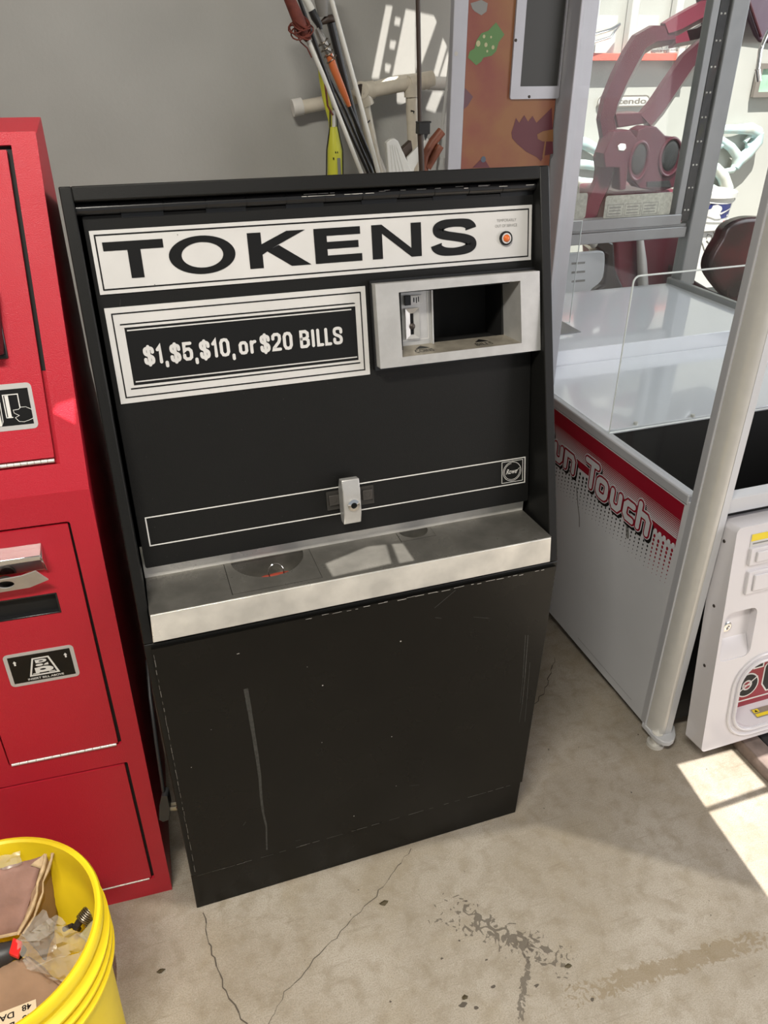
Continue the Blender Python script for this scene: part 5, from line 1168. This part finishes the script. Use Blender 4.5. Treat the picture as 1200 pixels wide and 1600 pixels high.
# ball bucket on a white bin
YM = 2.95; ml, mr = atY(1094, 330, YM), atY(1155, 330, YM); cx_ = (ml.x + mr.x) / 2; zt = atY(1130, 300, YM).z; zb = atY(1122, 353, YM).z; rb = (mr.x - ml.x) / 2
mb = empty('ball_bucket', (cx_, YM + .1, zb), 'white plastic ball bucket with a red and blue batter emblem', 'bucket')
b = MB(); b.lathe([(0, 0), (rb * .80, 0), (rb * .93, zt - zb - .03), (rb * 1.02, zt - zb - .03), (rb * 1.02, zt - zb - .005), (rb * .98, zt - zb), (0, zt - zb)], (cx_, YM + .1, zb), 48); b.build('tub', M['white_plastic'], mb)
b = MB(); b.tube([V(cx_ + rb * math.cos(t), YM + .1 - rb * math.sin(t) * .9, zt - .03 - .03 * math.sin(t)) for t in [R(a_) for a_ in range(0, 190, 12)]], .004, 8); b.build('bail_handle', M['white_plastic'], mb)
# wrap-around emblem
b = MB()
def clip(poly, xv, keep):                                 # half-plane clip of an (x, z) polygon
    o = []
    for i in range(len(poly)):
        a, c = poly[i], poly[(i + 1) % len(poly)]; ia, ic = (a[0] - xv) * keep >= 0, (c[0] - xv) * keep >= 0
        if ia: o.append(a)
        if ia != ic: t_ = (xv - a[0]) / (c[0] - a[0]); o.append((xv, a[1] + (c[1] - a[1]) * t_))
    return o
def emb(pxs, m, dr_):
    poly = [(lambda p: (p.x, p.z))(atY(u, v, YM - .03)) for u, v in pxs]; x = min(p[0] for p in poly); xe = max(p[0] for p in poly)
    while x < xe:
        q = clip(clip(poly, x, 1), x + .008, -1); x += .008
        if len(q) < 3: continue
        o = []
        for px, pz in q:
            dx = max(-.97, min(.97, (px - cx_) / (rb * .90))); rz = rb * (.80 + .13 * min(1, (pz - zb) / (zt - zb - .03))) + .0015 + dr_
            o.append(V(cx_ + rz * dx, YM + .1 - rz * math.sqrt(1 - dx * dx), pz))
        b.mesh(o, [tuple(range(len(o)))], m)
emb([(1102, 317), (1112, 317), (1106, 328), (1100, 337), (1100, 330)], 0, 0)
emb([(1117, 318), (1132, 318), (1146, 317), (1145, 325), (1143, 340), (1125, 343), (1122, 336), (1110, 330)], 1, 0)
emb([(1112, 330), (1116, 327), (1118, 322), (1123, 320), (1128, 323), (1129, 327), (1127, 331), (1126, 336), (1128, 342), (1120, 343), (1104, 337)], 2, .003)
emb([(1126, 333), (1145, 325), (1145, 326), (1127, 336)], 2, .003); emb([(1138, 336), (1140, 335), (1141, 337), (1140, 339), (1138, 339)], 2, .003)
emb([(1133, 346), (1142, 345), (1141, 351), (1133, 351)], 0, 0); emb([(1106, 349), (1131, 348), (1131, 351), (1106, 352)], 3, 0)
b.build('emblem', [M['logo_red'], M['navy'], M['white_sign'], M['grey_print']], mb, smooth=0, recalc=False)
wb = empty('pedestal', (cx_, YM + .1, 0), 'white pedestal cabinet with scroll lines under the ball bucket', 'pedestal')
b = MB(); b.box(cx_ - .16, YM - .04, 0, cx_ + .22, YM + .26, zb - .015); b.build('body', M['white_paint'], wb, bevel=.01); b = MB(); b.box(cx_ - .18, YM - .06, zb - .015, cx_ + .24, YM + .28, zb); b.build('top', M['white_paint'], wb, bevel=.004)
b = MB(); yy = YM - .042
for pts in ([(1090, 366), (1098, 382), (1105, 405), (1108, 418)], [(1104, 372), (1106, 366), (1112, 368), (1112, 376), (1108, 380), (1104, 376)], [(1110, 378), (1114, 388), (1116, 396)], [(1115, 363), (1117, 368), (1114, 374)]):
    b.tube([atY(u, v, yy) for u, v in pts], .003, 6)
b.build('scroll', M['grey_print'], wb)

# raspberry racing-style cabinet: frame bars, speaker hood, body
YK = 2.15; kc = empty('racing_cabinet', (2.4, 2.4, 0), 'raspberry red fibreglass arcade racing cabinet seen through the glass machine', 'arcade cabinet')
K3 = lambda u, v, dy=0.0: atY(u, v, YK + dy)
def bar(pts, wd, dep=.016, mm='pink', name='frame_bar', parent=kc, dy=0.0):
    b = MB(); P3 = [K3(u, v, dy) for u, v in pts]; n = len(P3); ws = wd if isinstance(wd, (list, tuple)) else [wd] * n; rows = []
    for i in range(n):
        d = (P3[min(n - 1, i + 1)] - P3[max(0, i - 1)]); d.y = 0; d.normalize(); s_ = V(d.z, 0, -d.x) * ws[i] * 1.22
        rows.append([P3[i] - s_ + V(0, 0, 0), P3[i] + s_ * .35 - V(0, .02, 0), P3[i] + s_ + V(0, .01, 0), P3[i] + s_ + V(0, dep * 2, 0), P3[i] - s_ + V(0, dep * 2, 0)])
    vs_ = [p for r_ in rows for p in r_]; fs = []
    for i in range(n - 1):
        for k in range(5): fs.append((i * 5 + k, i * 5 + (k + 1) % 5, (i + 1) * 5 + (k + 1) % 5, (i + 1) * 5 + k))
    fs += [tuple(range(5)), tuple(range(n * 5 - 5, n * 5))[::-1]]
    b.mesh(vs_, fs); return b.build(name, M[mm], parent, smooth=20)
bar([(922, 345), (930, 318), (945, 285), (951, 262), (947, 245), (956, 215), (950, 185), (957, 160), (972, 125), (990, 90), (1002, 70), (1022, 58), (1052, 56)], [.031, .031, .034, .040, .036, .033, .030, .034, .036, .037, .036, .034, .026])
bar([(1040, 48), (1060, 40), (1085, 26), (1130, 4), (1165, -16)], [.022, .030, .030, .030, .032], mm='pink_dark')
bar([(1010, 192), (1030, 168), (1052, 135), (1076, 100), (1100, 78), (1128, 62), (1146, 62)], [.036, .037, .036, .035, .034, .034, .020])
bar([(1052, 64), (1090, 56), (1150, 22), (1172, 10)], [.022, .024, .026, .026], mm='pink_dark', dy=.12)
b = MB(); q = [K3(962, 178), K3(1008, 176), K3(1016, 192), K3(966, 200)]; b.mesh([p for p in q] + [p + V(0, .12, 0) for p in q], [(0, 1, 2, 3), (4, 7, 6, 5), (0, 4, 5, 1), (1, 5, 6, 2), (2, 6, 7, 3), (3, 7, 4, 0)]); b.build('cross_bar', M['pink'], kc, bevel=.004)
FK = Frame((0, YK - .06, 0), (1, 0, 0), (0, 0, 1), (0, -1, 0)); kk = lambda pxs, y=YK - .06: [(lambda p: (p.x, p.z))(atY(u, v, y)) for u, v in pxs]
b = MB(); b.prism(kk([(960, 205), (985, 203), (995, 216), (998, 203), (1010, 197), (1026, 198), (1040, 212), (1055, 214), (1062, 226), (1062, 290), (1030, 300), (1000, 294), (988, 280), (984, 258), (982, 262), (978, 296), (969, 298), (968, 262), (946, 262), (944, 240)]), -.07, 0, 0, FK)
hdm = b.build('speaker_hood', M['pink'], kc, bevel=.012, seg=3)
for u, v, ru, rv in ((998, 249, 11, 18.5), (1047, 243, 12.5, 18)):
    p = atY(u, v, YK - .06); q = atY(u + ru, v, YK - .06); r1 = abs(q.x - p.x); r2 = r1 * rv / ru * 1.02
    b = MB(); b.tube([FK.p(p.x + r1 * 1.28 * math.cos(t), p.z + r2 * 1.22 * math.sin(t) - .006, .003) for t in [i * .2244 for i in range(28)]], .007, 8, cyclic=True); sr = b.build('speaker_ring', M['pink'], hdm)
    b = MB(); b.dome((p.x, p.z, .001), FK, r1, r2, .008, 0, 28, 4); b.build('speaker_grille', M['speaker'], hdm)
b = MB(); b.prism(kk([(965, 228), (970, 224), (977, 225), (978, 231), (974, 236), (966, 235)]), -.005, .004, 0, FK); b.build('badge', M['white_plastic'], hdm, bevel=.002)
b = MB(); b.prism(kk([(1010, 284), (1045, 282), (1048, 292), (1010, 292)]), -.02, .006, 0, FK); b.build('lower_slot', M['black_deep'], hdm)
b = MB(); b.prism(kk([(958, 300), (1062, 296), (1075, 350), (1082, 430), (1070, 470), (1000, 476), (972, 470), (962, 420)], YK + .02), -.30, 0, 0, Frame((0, YK + .02, 0), (1, 0, 0), (0, 0, 1), (0, -1, 0))); b.build('body', M['pink_dark'], kc, bevel=.02, seg=3)
b = MB(); b.tube([atY(993, 340, YK - .01), atY(1000, 375, YK - .01), atY(1003, 410, YK - .01), atY(1006, 470, YK - .01)], [.010, .016, .022, .026], 12); b.build('leg_highlight', M['silver_label'], kc)  # silver tube stands in for the highlight down the cabinet's leg
b = MB(); b.prism(kk([(1070, 420), (1082, 432), (1090, 440), (1110, 452), (1135, 462), (1175, 478), (1175, 520), (1060, 500)], YK - .1), -.4, 0, 0, Frame((0, YK - .1, 0), (1, 0, 0), (0, 0, 1), (0, -1, 0))); b.build('floor_pan', M['pink'], kc, bevel=.02, seg=3)
b = MB(); q0 = atY(975, 480, YK); q1 = atY(1150, 500, YK); b.box(q0.x, YK + .02, 0, q1.x, YK + .5, q1.z); b.build('base', M['pink_dark'], kc)
b = MB(); b.prism(kk([(1160, -80), (1165, -10), (1167, 20), (1180, 55), (1188, 66), (1300, 80), (1300, -80)], YK - .2), -.3, 0, 0, Frame((0, YK - .2, 0), (1, 0, 0), (0, 0, 1), (0, -1, 0))); hh = b.build('canopy', M['purple'], kc, bevel=.01, seg=3)
b = MB(); b.tube([atY(1168, -5, YK - .21), atY(1178, 25, YK - .21), atY(1189, 57, YK - .21)], .006, 8); b.build('canopy_trim', M['pink'], hh)
# dark bucket seat right of the pedestal
b = MB(); q = [(1128, 372), (1134, 356), (1150, 345), (1180, 338), (1230, 345), (1235, 470), (1160, 482), (1140, 470), (1112, 436), (1106, 420), (1112, 398)]
YS = 1.95; q = smooth_path(q + [q[0]], 2)[:-1]; b.prism(kk(q, YS), -.07, 0, 0, Frame((0, YS, 0), (1, 0, 0), (0, 0, 1), (0, -1, 0)))
st = b.build('seat', M['dark_seat'], kc, bevel=.022, seg=4)
b = MB(); p = atY(1170, 470, YS); b.box(p.x - .1, YS + .03, 0, p.x + .3, YS + .2, p.z + .02); b.build('seat_pedestal', M['black_gloss'], kc)
# hanging chrome cable
b = MB(); b.tube([atY(1220, 30, 1.8), atY(1200, 50, 1.8), atY(1188, 78, 1.8), atY(1184, 110, 1.8)], .0085, 10); b.tube([atY(1184, 108, 1.8), atY(1186, 126, 1.8)], .011, 10)
ob = tag(b.build('hanging_cable', M['chrome']), 'silver flexible cable hanging at the upper right corner', 'cable')
# white display board with dark seat behind the glass machine
YE = 1.70; FE = Frame((0, YE, 0), (1, 0, 0), (0, 0, 1), (0, -1, 0)); wd_ = empty('control_panel', (1.75, YE, 0), 'light grey rounded plastic panel on a dark stand behind the glass machine', 'panel')
b = MB(); b.prism(smooth_path(kk([(862, 398), (920, 394), (942, 392), (946, 398), (944, 430), (938, 442), (924, 452), (914, 466), (862, 470), (862, 398)], YE), 1), -.02, 0, 0, FE); b.build('face', M['claw_white'], wd_, bevel=.004)
b = MB()
for v in (412, 426, 440): 
    p0, p1 = atY(893, v, YE), atY(914, v - 2, YE); b.box(p0.x, p0.z - .004, .0, p1.x, p0.z + .004, .001, 0, FE)
b.build('vents', M['grey_print'], wd_, smooth=0)
b = MB(); p = atY(900, 468, YE); b.box(p.x - .03, YE + .02, 0, p.x + .03, YE + .06, p.z + .05); b.box(p.x - .12, YE - .05, 0, p.x + .12, YE + .15, .02); b.build('stand', M['black_gloss'], wd_)
b = MB(); q = kk([(928, 386), (932, 376), (945, 372), (960, 380), (962, 420), (975, 450), (975, 500), (915, 500), (915, 470), (928, 455), (944, 445), (948, 400)], 1.80); b.prism(q, -.14, 0, 0, Frame((0, 1.80, 0), (1, 0, 0), (0, 0, 1), (0, -1, 0)))
dm = wd_; b.build('housing', M['black_gloss'], dm, bevel=.01, seg=3)
b = MB(); p = atY(945, 495, 1.8); b.box(p.x - .1, 1.82, 0, p.x + .1, 1.92, p.z + .02); b.build('column', M['black_gloss'], dm)
b = MB(); p = atY(930, 380, 1.79); b.dome((p.x, p.z, .0), Frame((0, 1.80, 0), (1, 0, 0), (0, 0, 1), (0, -1, 0)), .018, .022, .012, 0, 18, 4); b.build('knob', M['cast'], dm)

# ================================================================ LITTER ON THE FLOOR
for (u, v, s_, lab) in ((252, 1518, .0065, 'small dark dry leaf scrap on the concrete near the yellow bucket'), (600, 1411, .0075, 'small curled dry leaf beside the long floor crack'), (888, 1510, .0070, 'dark leaf scrap right of the oily smear on the floor'), (727, 1560, .0065, 'dark flake near the bottom edge of the concrete floor')):
    c = atZ(u, v, 0); b = MB(); a_ = random.uniform(0, 3); n = 7
    lp_ = [V(c.x + s_ * (.5 + .9 * random.random()) * math.cos(a_ + i * .9), c.y + s_ * (.4 + .6 * random.random()) * math.sin(a_ + i * .9), .001 + .0025 * random.random()) for i in range(n)]
    b.mesh(lp_ + [c + V(0, 0, .0045)], [(i, (i + 1) % n, n) for i in range(n)] + [tuple(range(n))[::-1]])
    tag(b.build('leaf_scrap', M['leaf'], smooth=0), lab, 'leaf')
